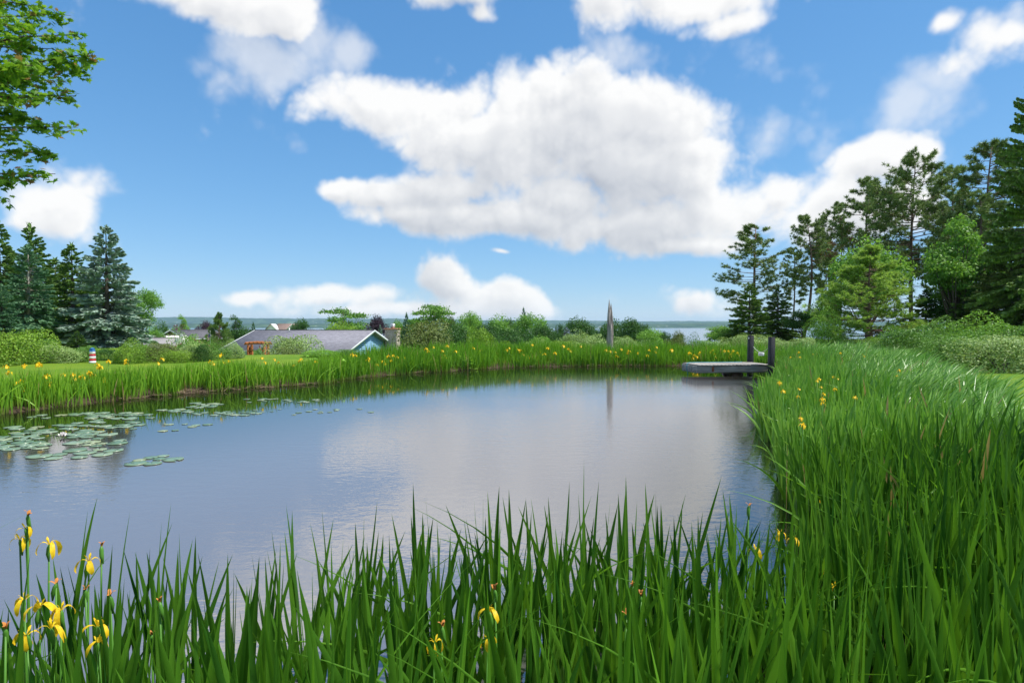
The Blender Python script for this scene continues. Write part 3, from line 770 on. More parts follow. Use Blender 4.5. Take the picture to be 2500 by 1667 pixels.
def far_flower_mesh(seed):
    r = np.random.default_rng(seed); m = MB()
    for q in range(3):
        a = q * 2.094 + r.uniform(-.3, .3); ca, sa = math.cos(a), math.sin(a)
        R = np.array([[ca, -sa, 0], [sa, ca, 0], [0, 0, 1]])
        V = (R @ np.array([(0, -.008, 0), (0, .008, 0), (0.038, 0.024, 0.012), (0.038, -.024, 0.012), (0.05, 0.014, -0.04), (0.05, -0.014, -0.04)]).T).T
        m.add(V, [np.array([(0, 1, 2, 3), (3, 2, 4, 5)])])
        V = (R @ np.array([(0, -.008, 0), (0, .008, 0), (-0.012, 0.01, 0.04), (-0.012, -.01, 0.04)]).T).T
        m.add(V, [np.array([(0, 1, 2, 3)])])
    return m.mesh('iris_bloom', M['petal'])
def build_far_flowers():
    blooms = [far_flower_mesh(i) for i in range(5)]
    ms = MB(); ms.tube([(0, 0, 0), (0, 0, 1)], [0.006, 0.005], 4); stem = ms.mesh('stem', M['stem'])
    def put(x, y, z, label, group, s=1.0):
        g = max(float(terrain_z(x, y)[0]), -0.03)
        p = bpy.data.objects.new('iris_bloom', None); COL.objects.link(p); p.location = (x, y, g); p.empty_display_size = 0.05
        tag(p, label, 'flower', group)
        h = max(z - g, 0.2)
        link('stem', stem, p, None, None, (1, 1, h))
        link('petals', random.choice(blooms), p, (0, 0, h), (random.uniform(-.3, .3), random.uniform(-.3, .3), random.uniform(0, 6)), (s,) * 3)
    # (photo column, row, spread, how many): blooms counted bank by bank
    left = [(15, 895), (60, 893), (95, 890), (45, 935), (22, 910), (110, 920), (65, 948), (122, 940), (95, 890), (115, 918), (155, 915), (178, 915), (180, 925), (205, 925), (218, 910), (225, 915), (237, 890), (243, 896), (255, 927), (108, 938), (50, 930), (265, 882), (308, 880), (308, 887), (395, 877), (386, 887), (513, 883), (520, 888), (545, 885), (540, 867), (558, 882), (620, 900), (646, 885), (670, 878), (640, 874), (680, 885), (718, 893), (732, 882), (735, 877), (745, 900), (765, 893), (770, 883), (47, 955), (118, 935), (200, 920)]
    mid = [(860, 866), (868, 868), (852, 888), (900, 875), (898, 880), (935, 882), (948, 870), (955, 880), (940, 890), (960, 868), (970, 872), (985, 880), (975, 890), (988, 874), (920, 890), (1040, 852), (1045, 858), (1058, 848), (1080, 857), (1092, 845), (1085, 868), (1090, 875), (1112, 858), (1075, 873)]
    far = [(1085 + 0, 850), (1092, 845), (1112, 858), (1095, 867), (1140, 855), (1150, 860), (1158, 856), (1163, 865), (1170, 862), (1175, 856), (1180, 862), (1145, 865), (1165, 872), (1178, 868), (1155, 850), (1200, 866), (1212, 862), (1237, 855), (1243, 850), (1265, 855), (1270, 856), (1277, 866), (1290, 872), (1300, 842), (1318, 860), (1325, 866), (1330, 864), (1337, 850), (1355, 862), (1375, 845), (1388, 852), (1393, 858), (1418, 846), (1480, 855), (1490, 858), (1502, 860), (1517, 853), (1533, 862), (1535, 858), (1505, 870), (1558, 862), (1580, 868), (1585, 855), (1602, 848), (1600, 860), (1640, 855), (1683, 862), (1695, 868), (1700, 872), (1705, 865), (1710, 860), (1692, 875), (1740, 856), (1735, 862), (1745, 864), (1760, 853), (1768, 857), (1778, 857), (1790, 857), (1785, 865), (1780, 875), (1787, 872), (1800, 862), (1805, 868), (1812, 870), (1745, 872), (1830, 860), (1848, 860), (1742, 868), (1774, 868)]
    right = [(1903, 935), (1912, 955), (1950, 950), (1948, 968), (1955, 1022), (1960, 1038), (1995, 930), (2000, 925), (2005, 945), (2010, 962), (2008, 975), (2038, 950), (2035, 920), (2045, 925), (2195, 904), (2190, 918), (2088, 970), (2105, 865), (2110, 870), (1950, 860), (1953, 872), (2052, 862), (1985, 865), (1930, 872), (2010, 985)]
    for (u, v) in left:
        Y = G(u, np.interp(u, [0, 200, 400, 600, 800], [1005, 980, 958, 940, 928]))[1] + random.uniform(-0.1, 0.25)
        c = W(u, v, Y); put(c[0], c[1], c[2], 'small yellow iris bloom above the reeds of the left bank', 'yellow irises on the left bank', random.uniform(1.0, 1.5))
    for (u, v) in mid:
        Y = G(u, np.interp(u, [800, 1000, 1120], [926, 909, 903]))[1] + random.uniform(-0.1, 0.2)
        c = W(u, v, Y); put(c[0], c[1], c[2], 'small yellow iris bloom in the reeds before the blue gabled house', 'yellow irises before the blue house', random.uniform(1.0, 1.6))
    for (u, v) in far:
        Y = random.uniform(25.9, 26.5); c = W(u, v, Y)
        put(c[0], c[1], c[2], 'tiny yellow iris bloom among the reeds of the far bank', 'yellow irises on the far bank', random.uniform(1.1, 1.9))
    for (u, v) in right:
        z = random.uniform(0.8, 1.0); d = ray(u, v); t = (z - CAM[2]) / d[2]; c = CAM + d * t
        if c[1] > 25: c = W(u, v, 22.0)
        put(c[0], c[1], c[2], 'small yellow iris bloom scattered in the windswept right bank reeds', 'yellow irises on the right bank', random.uniform(0.42, 0.75))
build_far_flowers()

# ------------------------------------------------------------------ lily pads
def build_pads():
    protos = []
    for i in range(6):
        n = 18; m = MB(); an = np.linspace(0.16, 2 * math.pi - 0.16, n)
        rr = 1 + 0.03 * rng.normal(size=n)
        top = np.column_stack([np.cos(an) * rr, np.sin(an) * rr, 0.02 + 0.03 * np.abs(rng.normal(size=n))])
        mid = np.column_stack([np.cos(an) * .55, np.sin(an) * .55, np.full(n, 0.025)])
        bot = top * [1, 1, 0]
        V = np.vstack([top, mid, bot, [(0.05, 0, 0.01)]])
        Q = [(n + j, j, j + 1, n + j + 1) for j in range(n - 1)] + [(j, 2 * n + j, 2 * n + j + 1, j + 1) for j in range(n - 1)]
        T = [(3 * n, n + j, n + j + 1) for j in range(n - 1)]
        m.add(V, [np.array(Q), np.array(T)])
        protos.append(m.mesh('lily_pad', M['pad'], True))
    groups = [  # photo ellipse cx, cy, rx, ry, pads, size, label
        (45, 1088, 75, 11, 20, .15, 'lily pad in the pale raft at the left edge of the water'),
        (40, 1070, 60, 7, 9, .14, 'lily pad above the pale raft at the left edge of the water'),
        (85, 1056, 55, 7, 9, .14, 'lily pad just left of the white water lily'),
        (205, 1060, 60, 8, 10, .15, 'lily pad just right of the white water lily'),
        (150, 1045, 130, 7, 16, .14, 'lily pad in the row behind the white water lily'),
        (270, 1036, 90, 7, 12, .14, 'lily pad in the staggered row right of the white water lily'),
        (290, 1022, 90, 5, 12, .14, 'lily pad in the second long row from the left bank reeds'),
        (265, 1012, 100, 4, 18, .14, 'lily pad in the long row nearest the left bank reeds'),
        (240, 1080, 65, 10, 12, .15, 'lily pad in the low raft over the dark tree reflection'),
        (230, 1104, 60, 9, 10, .16, 'half-sunk lily pad below the low raft over the tree reflection'),
        (105, 1015, 90, 6, 5, .14, 'lily pad floating alone close under the left bank reeds'),
        (150, 1115, 60, 8, 6, .15, 'faint lily pad at the near rim of the left rafts'),
        (430, 1003, 45, 4, 8, .14, 'lily pad at the left end of the bright cluster along the left bank'),
        (495, 990, 55, 7, 14, .14, 'lily pad in the bright cluster halfway along the left bank'),
        (550, 1010, 80, 5, 18, .12, 'lily pad in the thin row below the bright cluster'),
        (420, 1042, 110, 12, 10, .09, 'small half-sunk lily pad in the open water off the left bank'),
        (345, 1130, 30, 7, 3, .14, 'lily pad, left one of the sparse group furthest out'),
        (415, 1118, 60, 8, 5, .14, 'lily pad, right one of the sparse group furthest out'),
        (640, 978, 60, 5, 9, .10, 'small lily pad in the scattered line toward the far bank'),
        (740, 980, 60, 5, 10, .10, 'small lily pad further along the scattered line'),
        (700, 1005, 90, 8, 14, .07, 'tiny lily pad below the scattered line'),
        (860, 1003, 80, 5, 8, .08, 'tiny lily pad at the far end of the scattered line')]
    placed = []
    for (cx, cy, rx, ry, n, size, lab) in groups:
        k = 0; tries = 0; n = max(3, int(n * .8)); size *= .88
        while k < n and tries < 500:
            tries += 1
            a, r = random.uniform(0, 6.283), math.sqrt(random.random())
            c = G(cx + rx * r * math.cos(a), cy + ry * r * math.sin(a)); s = size * random.uniform(0.6, 1.15)
            if any((c[0] - b[0]) ** 2 + (c[1] - b[1]) ** 2 < (0.86 * (s + b[2])) ** 2 for b in placed): continue
            if pond_sd(c[None, :2])[0] > -0.25: continue
            placed.append((c[0], c[1], s)); k += 1
            o = link('lily_pad', random.choice(protos), None, (c[0], c[1], 0.006), (random.uniform(-.012, .012), random.uniform(-.012, .012), random.uniform(0, 6.28)), (s, s * random.uniform(.9, 1.05), s))
            tag(o, lab, 'lily pad', 'lily pads off the left bank')
    # one open water lily
    c = G(154, 1068)
    p = bpy.data.objects.new('water_lily', None); COL.objects.link(p); p.location = (c[0], c[1], 0.02); p.scale = (.62, .62, .62)
    tag(p, 'white water lily blossom floating among the left lily pads', 'flower')
    wm = plain('lily_petal', (0.80, 0.74, 0.74), (0.85, 0.82, 0.80), 0.5); ym = plain('lily_centre', (0.7, 0.5, 0.05), None, 0.6)
    pm = petal_strip([(0.01, 0, 0), (0.05, 0, 0.02), (0.09, 0, 0.05), (0.11, 0, 0.085)], [0.012, 0.026, 0.022, 0.004], wm)
    for ring, (n, tilt, s) in enumerate(((8, 0.1, 1.0), (7, -0.45, 0.85), (5, -0.9, 0.65))):
        for q in range(n): link('petal', pm, p, (0, 0, 0.01 * ring), (0, tilt, q * 6.283 / n + ring * .4), (s,) * 3)
    m = MB(); m.lathe([(0.01, 0), (0.022, 0.02), (0.02, 0.035), (0.004, 0.04)], 8); link('stamens', m.mesh('stamens', ym, True), p)
build_pads()

# ------------------------------------------------------------------ trees: prototypes
def rot_z(v, a):
    c, s = np.cos(a), np.sin(a)
    return np.stack([v[..., 0] * c - v[..., 1] * s, v[..., 0] * s + v[..., 1] * c, v[..., 2]], -1)
def leaves_on(m, C, nrm, size, r, aspect=0.55):
    n = len(C)
    t = unit(np.cross(nrm, unit(r.normal(size=(n, 3)))))
    s = size * r.uniform(0.6, 1.35, n)[:, None]
    m.rhombi(C, t * s * 0.6, np.cross(nrm, t) * s * 0.6 * aspect, r.random(n))
def proto_of(crown, tr, trunk_mat, mat):
    V = np.concatenate(crown.V)
    return dict(H=float(V[:, 2].max()), R=float(np.percentile(np.hypot(V[:, 0], V[:, 1]), 98.5)), trunk=tr.mesh('trunk', M[trunk_mat], True), crown=crown.mesh('crown', M[mat]))
def broadleaf(seed, H=8.0, R=3.4, z0=1.5, lobes=16, n=6500, leaf=0.22, stems=1, flat=1.0, fill=0.55, trunk_mat='bark', mat='oak', airy=False):
    r = np.random.default_rng(seed); crown, tr = MB(), MB()
    cz, hz = (H + z0) / 2, (H - z0) / 2
    d = unit(r.normal(size=(lobes, 3))); d[:, 2] = d[:, 2] * 0.9 + 0.12
    q = r.uniform(0.35, 0.78, lobes)[:, None]
    ctr = d * q * [R, R, hz] + [0, 0, cz]
    ctr[0] = (r.normal(0, R * .1), r.normal(0, R * .1), H - hz * 0.42)
    lr = R * r.uniform(0.30, 0.48, lobes) * (0.8 if airy else 1)
    w = lr ** 2 / (lr ** 2).sum(); which = r.choice(lobes, n, p=w)
    dd = unit(r.normal(size=(n, 3)))
    low = dd[:, 2] < -0.25; dd[low, 2] *= -0.6 * r.random(low.sum()); dd = unit(dd)
    rr = lr[which] * (1 - (1 - fill) * r.random(n) ** 1.5) * (1 + 0.13 * r.normal(size=n))
    C = ctr[which] + dd * rr[:, None] * [1, 1, flat * min(1.0, hz / R * 1.1)]
    C[:, 2] = np.clip(C[:, 2], z0 * 0.55, None)
    nrm = unit(dd * 0.7 + 0.75 * r.normal(size=(n, 3)) + [0, 0, 0.35])
    leaves_on(crown, C, nrm, leaf, r)
    tr_r = 0.035 * H * 0.55
    for s in range(stems):
        off = np.array([0, 0, 0.0]) if stems == 1 else np.append(r.normal(0, 0.18 * R, 2), 0)
        top = ctr[s % lobes] * [0.25, 0.25, 0] + [0, 0, z0 + hz * 0.7]
        tr.tube([off + (0, 0, -0.3), off * 0.8 + [0.03, 0.02, z0 * .5], off * .5 + (top * [1, 1, .55]), top], np.array([1.15, 1, .75, .35]) * tr_r / stems ** .6, 7)
    for i in range(lobes):
        s0 = np.array([0, 0, r.uniform(z0 * .9, max(z0, ctr[i][2] * .8))]) + ctr[i] * [.06, .06, 0]; e = ctr[i] + dd[i] * lr[i] * .3
        midp = (s0 + e) / 2 + [0, 0, -0.12 * R]
        tr.tube([s0, midp, e], np.array([.42, .28, .1]) * tr_r, 5)
    return proto_of(crown, tr, trunk_mat, mat)
def spruce(seed, H=8.0, R=2.4, z0=0.3, whorls=38, per=11, up=0.0, mat='spruce', soft=1.0, trunk_mat='bark', sharp=0.82, spr=11):
    r = np.random.default_rng(seed); crown, tr = MB(), MB()
    tr.tube([(0, 0, -0.3), (0.02, 0, H * .4), (0, 0.02, H * .8), (0, 0, H)], [0.022 * H, 0.016 * H, 0.006 * H, 0.001 * H], 7)
    for kx in range(whorls):
        t = (kx + r.uniform(-.3, .3)) / whorls; t = min(max(t, 0.0), 0.985); z = z0 + (H - z0) * t
        n = max(4, int(per * (1 - 0.45 * t)))
        for b in range(n):
            a = r.uniform(0, 6.283); L = R * (1 - t) ** sharp * r.uniform(0.6, 1.15) + 0.04 * R
            z = z0 + (H - z0) * min(max(t + r.normal(0, .012), 0), .985)
            s = np.linspace(0, 1, 6)
            rise = (0.55 * t - 0.12 + up) * L; drop = (0.36 * (1 - t)) * L
            path = np.stack([L * s, 0 * s, rise * s - drop * s ** 2 + 0.22 * drop * s ** 6 + (0.05 * L * s ** 4)], -1)
            path = rot_z(path, a) + [0, 0, z]
            if L > 0.3 * R: tr.tube(path[[0, 2, 4]], [0.010 * L + .008, 0.007 * L, 0.003], 4, cap=False)
            m_ = int(2.1 * spr * (0.45 + L / R))
            sj = np.sqrt(r.uniform(0.04, 1.0, m_))
            pc = np.stack([np.interp(sj, s, path[:, i]) for i in range(3)], -1)
            side = r.choice([-1, 1], m_) * r.uniform(0.15, 1.1, m_)
            out = rot_z(np.tile([1.0, 0, 0], (m_, 1)), a + side)
            ls = (0.20 * L * (1 - 0.5 * sj) + 0.055 * R) * r.uniform(.6, 1.2, m_) * soft
            dz = r.uniform(-0.42, 0.06, m_) + 0.35 * up
            dirv = unit(out + np.stack([0 * dz, 0 * dz, dz], -1))
            B = unit(np.cross(dirv, [0, 0, 1.0])) * (0.26 * ls + 0.012 * R)[:, None]
            B[:, 2] += r.normal(0, 0.25, m_) * np.linalg.norm(B, axis=1)
            crown.rhombi(pc + dirv * (ls * .5)[:, None], dirv * (ls * .55)[:, None], B * 0.6, r.random(m_))
            # hanging twigs give each bough its thickness
            B2 = np.stack([0 * ls, 0 * ls, -0.16 * ls - 0.012 * R], -1)
            crown.rhombi(pc + dirv * (ls * .45)[:, None] + B2, dirv * (ls * .45)[:, None], B2 * 1.1, r.random(m_))
    n = 26
    crown.rhombi(np.column_stack([r.normal(0, .02 * R, n), r.normal(0, .02 * R, n), H * (0.95 + 0.06 * r.random(n))]), np.column_stack([r.normal(0, .03 * R, n), r.normal(0, .03 * R, n), np.full(n, .025 * H)]), np.column_stack([r.normal(0, .02 * R, n), r.normal(0, .02 * R, n), np.zeros(n)]), r.random(n))
    return proto_of(crown, tr, trunk_mat, mat)
def pine(seed, H=12.0, R=2.6, z0=4.0, nb=62, tuft=0.25, mat='pine', lean=0.0, needles=26, shape=0.6, dead=10):
    r = np.random.default_rng(seed); crown, tr = MB(), MB()
    bend = r.normal(0, 0.02 * H, 2)
    def trunk_at(z): return np.array([bend[0] * math.sin(z / H * 3) + lean * z, bend[1] * math.sin(z / H * 2.5), z])
    tr.tube([trunk_at(z) for z in np.linspace(-0.3, H * .985, 9)], np.linspace(0.0135 * H, 0.002 * H, 9), 8)
    tc, td, ts = [], [], []
    for b in range(nb):
        t = (b + r.random()) / nb; z = z0 + (H - z0) * t ** 0.9
        prof = (min(1, 0.35 + t * 2.2) if z0 > 1 else min(1, .8 + t)) * (1 - t) ** shape + 0.05
        L = R * prof * r.uniform(0.65, 1.15); a = r.uniform(0, 6.283)
        s = np.linspace(0, 1, 5)
        rise = L * r.uniform(0.05, 0.35) * (0.4 + t); p0 = trunk_at(z)
        path = rot_z(np.stack([L * s, 0.12 * L * np.sin(s * 3 + r.random() * 6) * s, -0.12 * L * s * (1 - t) + (rise + 0.18 * L) * s ** 2.2], -1), a) + p0
        tr.tube(path[[0, 2, 4]], [0.011 * L + .012, 0.008 * L + .006, .006], 4, cap=False)
        ns = int(6 + 9 * L / R)
        for q in range(ns):
            sj = r.uniform(0.38, 1.0); base = np.array([np.interp(sj, s, path[:, i]) for i in range(3)])
            ang = a + r.choice([-1, 1]) * r.uniform(0.2, 1.0); ll = L * r.uniform(0.12, 0.34)
            e = base + np.array([math.cos(ang) * ll, math.sin(ang) * ll, ll * r.uniform(0.1, 0.8)])
            tr.tube([base, e], [.007, .004], 3, cap=False)
            tc.append(e); td.append(unit(e - base + [0, 0, .25 * ll])); ts.append(r.uniform(.75, 1.2))
            if r.random() < .55: tc.append((base + e) / 2 + r.normal(0, .05, 3)); td.append(unit(e - base + r.normal(0, .4 * ll, 3))); ts.append(r.uniform(.6, .9))
        tc.append(path[-1]); td.append(unit(path[-1] - path[-2] + [0, 0, .1])); ts.append(1.1)
    for b in range(dead):
        z = z0 * r.uniform(0.45, 1.05); a = r.uniform(0, 6.283); L = R * r.uniform(.2, .65)
        p0 = trunk_at(z); e = p0 + [math.cos(a) * L, math.sin(a) * L, -0.12 * L + r.normal(0, .1)]
        tr.tube([p0, (p0 + e) / 2 + [0, 0, .06 * L], e], [.02, .013, .004], 4, cap=False)
        for q in range(3):
            f = p0 + (e - p0) * r.uniform(.4, .95); g = f + r.normal(0, .2 * L, 3); tr.tube([f, g], [.007, .003], 3, cap=False)
    tc, td, ts = np.array(tc), np.array(td), np.array(ts)
    for q in range(needles):
        n = len(tc)
        d = unit(td * r.uniform(0.2, 1.0, n)[:, None] + 0.9 * unit(r.normal(size=(n, 3))))
        L = tuft * ts * r.uniform(.75, 1.15, n)
        side = unit(np.cross(d, r.normal(size=(n, 3)))) * (tuft * 0.085)
        V = np.stack([tc - side, tc + side, tc + d * L[:, None]], 1).reshape(-1, 3)
        crown.add(V, [np.arange(3 * n).reshape(n, 3)], np.repeat(r.random(n), 3))
    return proto_of(crown, tr, 'bark_red', mat)

def bush(seed, H=2.4, R=1.9, n=8500, leaf=.085, mat='bush', shoots=60, ragged=.2):
    r = np.random.default_rng(seed); crown, tr = MB(), MB()
    k1 = unit(r.normal(size=(26, 3))); k1[:, 2] = np.abs(k1[:, 2]); amp = r.uniform(.05, ragged, 26)
    d = unit(r.normal(size=(n, 3))); d[:, 2] = np.abs(d[:, 2]) * 1.15 - .12; d = unit(d)
    lump = ((np.clip(d @ k1.T, 0, 1) ** 14) * amp).sum(1)
    q = (0.74 + lump) * (1 - .42 * r.random(n) ** 2.2)
    C = d * q[:, None] * [R, R, H]; C[:, 2] = np.abs(C[:, 2]) + .02
    nrm = unit(d * .8 + .8 * r.normal(size=(n, 3)) + [0, 0, .4])
    leaves_on(crown, C, nrm, leaf, r)
    for s in range(shoots):      # twigs that stick out of the outline
        e = unit(r.normal(size=3)); e[2] = abs(e[2]) * .8 + .2; e = unit(e)
        b = e * .72 * np.array([R, R, H]); L = r.uniform(.12, .34) * H; dv = unit(e * .7 + [0, 0, .8] + r.normal(0, .25, 3))
        tr.tube([b, b + dv * L], [.008, .003], 3, cap=False)
        m_ = 14; f = r.random(m_)
        leaves_on(crown, b + dv * (L * f)[:, None] + r.normal(0, .035, (m_, 3)), unit(r.normal(size=(m_, 3)) + [0, 0, .5]), leaf * .9, r)
    for s in range(7):
        e = unit(r.normal(size=3)) * .6; e[2] = abs(e[2]) + .5
        tr.tube([(e[0] * .15, e[1] * .15, -.1), e * [R * .4, R * .4, H * .4], e * [R * .75, R * .75, H * .7]], [.035, .022, .008], 5, cap=False)
    return proto_of(crown, tr, 'bark', mat)
P_OAK = [broadleaf(s, 8, 3.6, 1.2, 24, 9000, .22) for s in (31, 32, 33)]
P_LOCUST = [broadleaf(s, 8, 4.0, 2.6, 22, 4200, .22, flat=.45, airy=True, fill=.35, mat='locust') for s in (41, 42)]
P_COLUMN = [broadleaf(51, 8, 2.3, .6, 30, 11000, .15, mat='oak_light', airy=True, fill=.4)]
P_BUSH = [bush(s, n=7500, leaf=.10, mat='bush', shoots=150, ragged=.36) for s in (61, 62, 63)]
P_FEATHER = [bush(s, 2.4, 1.9, 6500, .11, 'willow', 220, .46) for s in (71, 72)]
P_SPRUCE = [spruce(s, 8, 2.4, .3) for s in (81, 82)]
P_BLUE = [spruce(83, 8, 2.5, .2, 40, 11, 0.0, 'spruce_blue', spr=13)]
P_TALL = [spruce(84, 8, 2.0, 2.2, 34, 11, 0.06, 'spruce_teal', trunk_mat='bark_pale', sharp=.7)]
P_SOFT = [pine(96, 8, 3.0, .35, 150, .24, 'white_pine', needles=28, shape=.95, dead=0)]
P_HEM = [spruce(86, 12, 3.4, 1.0, 50, 11, .0, 'hemlock', .5, sharp=.6, spr=24)]
P_PINE = [pine(91, 12, 2.7, 3.2, 74), pine(92, 12, 2.3, 4.4, 66, shape=.5), pine(93, 12, 3.2, 4.2, 92, shape=.45), pine(94, 12, 2.9, 2.6, 96, .28, shape=.5)]
P_DEADPINE = [pine(95, 12, 1.9, 6.5, 34, .2, 'pine_dead', needles=9, shape=.5, dead=16)]

def plant(proto, name, label, cat, group, u, vtop, Y, wpx=None, mat=None, rot=None, zbase=None, lift=0.0):
    if name == 'shrub' and group in (GB, None): wpx *= 1.25
    x = W(u, vtop, Y)[0]; zt = W(u, vtop, Y)[2]
    g = float(terrain_z(x, Y)[0]) if zbase is None else zbase
    H = max(zt - g, 0.3); sz = H / proto['H']
    sx = sz if wpx is None else (wpx / 2 / F * Y) / proto['R']
    root = bpy.data.objects.new(name, None); COL.objects.link(root); root.empty_display_size = .3
    root.location = (x, Y, g + lift); root.rotation_euler = (0, 0, random.uniform(0, 6.28) if rot is None else rot); root.scale = (sx, sx, sz)
    tag(root, label, cat, group)
    link('trunk' if 'shrub' not in name and 'bush' not in name else 'stems', proto['trunk'], root)
    c = link('crown' if 'shrub' not in name and 'bush' not in name else 'foliage', proto['crown'], root)
    if mat:
        c.material_slots[0].link = 'OBJECT'; c.material_slots[0].material = M[mat]
    return root

# ------------------------------------------------------------------ trees: left
GL = 'evergreens behind the left lawn'
plant(P_BLUE[0], 'spruce_tree', 'silvery blue spruce, rightmost and most pointed of the left evergreens', 'tree', GL, 258, 543, 38, 200)
plant(P_SPRUCE[0], 'spruce_tree', 'tall dark green spruce with the highest top among the left evergreens', 'tree', GL, 72, 540, 43, 190)
plant(P_SPRUCE[1], 'spruce_tree', 'warm green spruce beside the blue spruce', 'tree', GL, 175, 588, 40, 160, 'spruce_yellow')
plant(P_SPRUCE[1], 'spruce_tree', 'dark spruce cut by the left picture edge', 'tree', GL, -5, 535, 44, 170)
plant(P_TALL[0], 'spruce_tree', 'teal spruce with a bare pale lower trunk', 'tree', GL, 68, 592, 36, 130)
plant(P_SPRUCE[0], 'spruce_tree', 'short teal spruce low at the left picture edge', 'tree', GL, 2, 690, 31, 130, 'spruce_teal')
plant(P_SPRUCE[1], 'spruce_tree', 'dark spruce filling the gap behind the warm green one', 'tree', GL, 135, 625, 47, 190)
plant(P_SPRUCE[0], 'spruce_tree', 'shadowy spruce behind the pale trunk', 'tree', GL, 30, 640, 50, 200)
plant(P_SPRUCE[0], 'spruce_tree', 'shadowy spruce behind the blue spruce', 'tree', GL, 225, 650, 50, 170)
plant(P_OAK[1], 'broadleaf_tree', 'green leafy tree peeking out right of the blue spruce', 'tree', None, 345, 700, 46, 90, 'oak_light')
plant(P_SPRUCE[1], 'young_spruce', 'young pale green conifer in front of the left evergreens', 'tree', None, 188, 806, 26, 75, 'spruce_yellow')
GB = 'shrubs along the left lawn'
plant(P_BUSH[0], 'shrub', 'big yellow-green rounded shrub at the left picture edge', 'shrub', GB, 28, 802, 21.8, 150, 'lime')
plant(P_BUSH[1], 'shrub', 'broad yellow-green shrub at far left beside the picture edge', 'shrub', GB, -50, 800, 21.6, 200, 'lime')
plant(P_FEATHER[0], 'shrub', 'loose pale shrub left of the toy lighthouse', 'shrub', GB, 150, 832, 22.8, 95, 'willow')
plant(P_FEATHER[1], 'shrub', 'low feathery shrub right behind the toy lighthouse', 'shrub', GB, 208, 842, 23.6, 70, 'bush')
plant(P_BUSH[2], 'shrub', 'round bright green shrub right of the toy lighthouse', 'shrub', GB, 311, 822, 23.0, 84, 'lime')
plant(P_BUSH[0], 'shrub', 'low dark shrub under the blue spruce', 'shrub', GB, 258, 850, 24.5, 60, 'oak')
plant(P_FEATHER[1], 'shrub', 'grey-green shrub before the tan house', 'shrub', GB, 395, 834, 24.2, 90, 'olive')
plant(P_FEATHER[0], 'shrub', 'pale shrub in the hedge left of the arbor', 'shrub', GB, 462, 830, 24.6, 80, 'willow')
plant(P_BUSH[1], 'shrub', 'dense green shrub in the hedge left of the arbor', 'shrub', GB, 518, 824, 25.2, 74, 'bush')
plant(P_BUSH[2], 'shrub', 'silvery green shrub beside the arbor', 'shrub', GB, 572, 826, 25.8, 62, 'willow')
plant(P_FEATHER[0], 'shrub', 'small shrub below the hedge, at the lawn edge', 'shrub', GB, 428, 848, 23.6, 70, 'lime')
plant(P_BUSH[0], 'shrub', 'rounded grey-green shrub right of the arbor', 'shrub', None, 710, 815, 44, 118, 'willow', zbase=-1.4)
plant(P_BUSH[1], 'shrub', 'dark shrub filling under the rounded grey-green one', 'shrub', None, 700, 838, 42, 150, 'olive', zbase=-1.3)
plant(P_FEATHER[1], 'shrub', 'small green shrub seen through the arbor', 'shrub', None, 625, 848, 54, 60, 'bush')
plant(P_FEATHER[0], 'shrub', 'bright weedy shrub behind the reeds under the grey roof', 'shrub', None, 795, 850, 27.2, 90, 'vine')
plant(P_BUSH[2], 'shrub', 'trimmed round green shrub before the chimney wall', 'shrub', None, 928, 850, 28.5, 42, 'bush')
plant(P_FEATHER[1], 'shrub', 'weedy green shrub at the foot of the blue gable', 'shrub', None, 850, 852, 27.6, 70, 'bush')

# ------------------------------------------------------------------ trees: middle distance
plant(P_FEATHER[1], 'shrub', 'tall loose shrub between the big yellow-green one and the lighthouse', 'shrub', GB, 105, 826, 24.0, 80, 'bush')
plant(P_FEATHER[0], 'shrub', 'tall wispy shrub right of the round bright one', 'shrub', GB, 352, 830, 24.8, 52, 'bush')
plant(P_FEATHER[1], 'shrub', 'dark ragged shrub in the gap of the hedge', 'shrub', GB, 490, 838, 24.2, 46, 'oak')
GM = 'trees in the valley beyond the pond'
def mid(proto, label, u, vt, Y, w, mat, name='broadleaf_tree', **kw):
    return plant(proto, name, label, 'tree', GM, u, vt - (6 if u > 900 else 3), Y, w * 1.34, mat, **kw)
mid(P_COLUMN[0], 'small green tree above the maroon maple', 450, 769, 120, 32, 'oak_light')
mid(P_OAK[0], 'dark tree left of the brown house', 393, 778, 100, 46, 'oak')
mid(P_OAK[0], 'maroon leafed maple behind the brown house', 437, 788, 105, 55, 'maroon')
mid(P_FEATHER[0], 'light green bushy tree before the flag', 465, 798, 66, 78, 'oak_light', zbase=-3.6)
mid(P_OAK[1], 'dark purple tree left of the lone pine', 501, 783, 125, 42, 'purple')
mid(P_SOFT[0], 'lone pine with a bare trunk foot left of the grey roof', 538, 762, 90, 72, 'spruce_yellow', 'pine_tree')
mid(P_COLUMN[0], 'birch with pale limbs right of the lone pine', 582, 770, 105, 48, 'oak')
mid(P_SPRUCE[0], 'small dark spruce left of the white house', 618, 786, 110, 30, 'spruce_teal', 'spruce_tree')
mid(P_OAK[2], 'round green tree right of the white house', 734, 773, 130, 50, 'oak')
mid(P_LOCUST[0], 'tall airy tree with layered branches above the grey roof', 842, 751, 95, 90, 'locust')
mid(P_BUSH[0], 'yellow-green rounded tree below the layered one', 825, 785, 88, 80, 'lime', zbase=-4.0)
mid(P_OAK[1], 'dark purple tree left of the stone chimney', 916, 771, 100, 48, 'purple')
mid(P_SPRUCE[1], 'small pale blue spruce just left of the stone chimney', 928, 796, 82, 30, 'spruce_blue', 'spruce_tree')
mid(P_SPRUCE[0], 'grey-green spruce just right of the stone chimney', 992, 766, 92, 40, 'spruce_teal', 'spruce_tree')
mid(P_OAK[2], 'green tree between chimney and grey-green spruce', 972, 778, 110, 40, 'oak_light')
mid(P_LOCUST[1], 'airy light green tree right of the grey-green spruce', 1045, 746, 98, 92, 'locust')
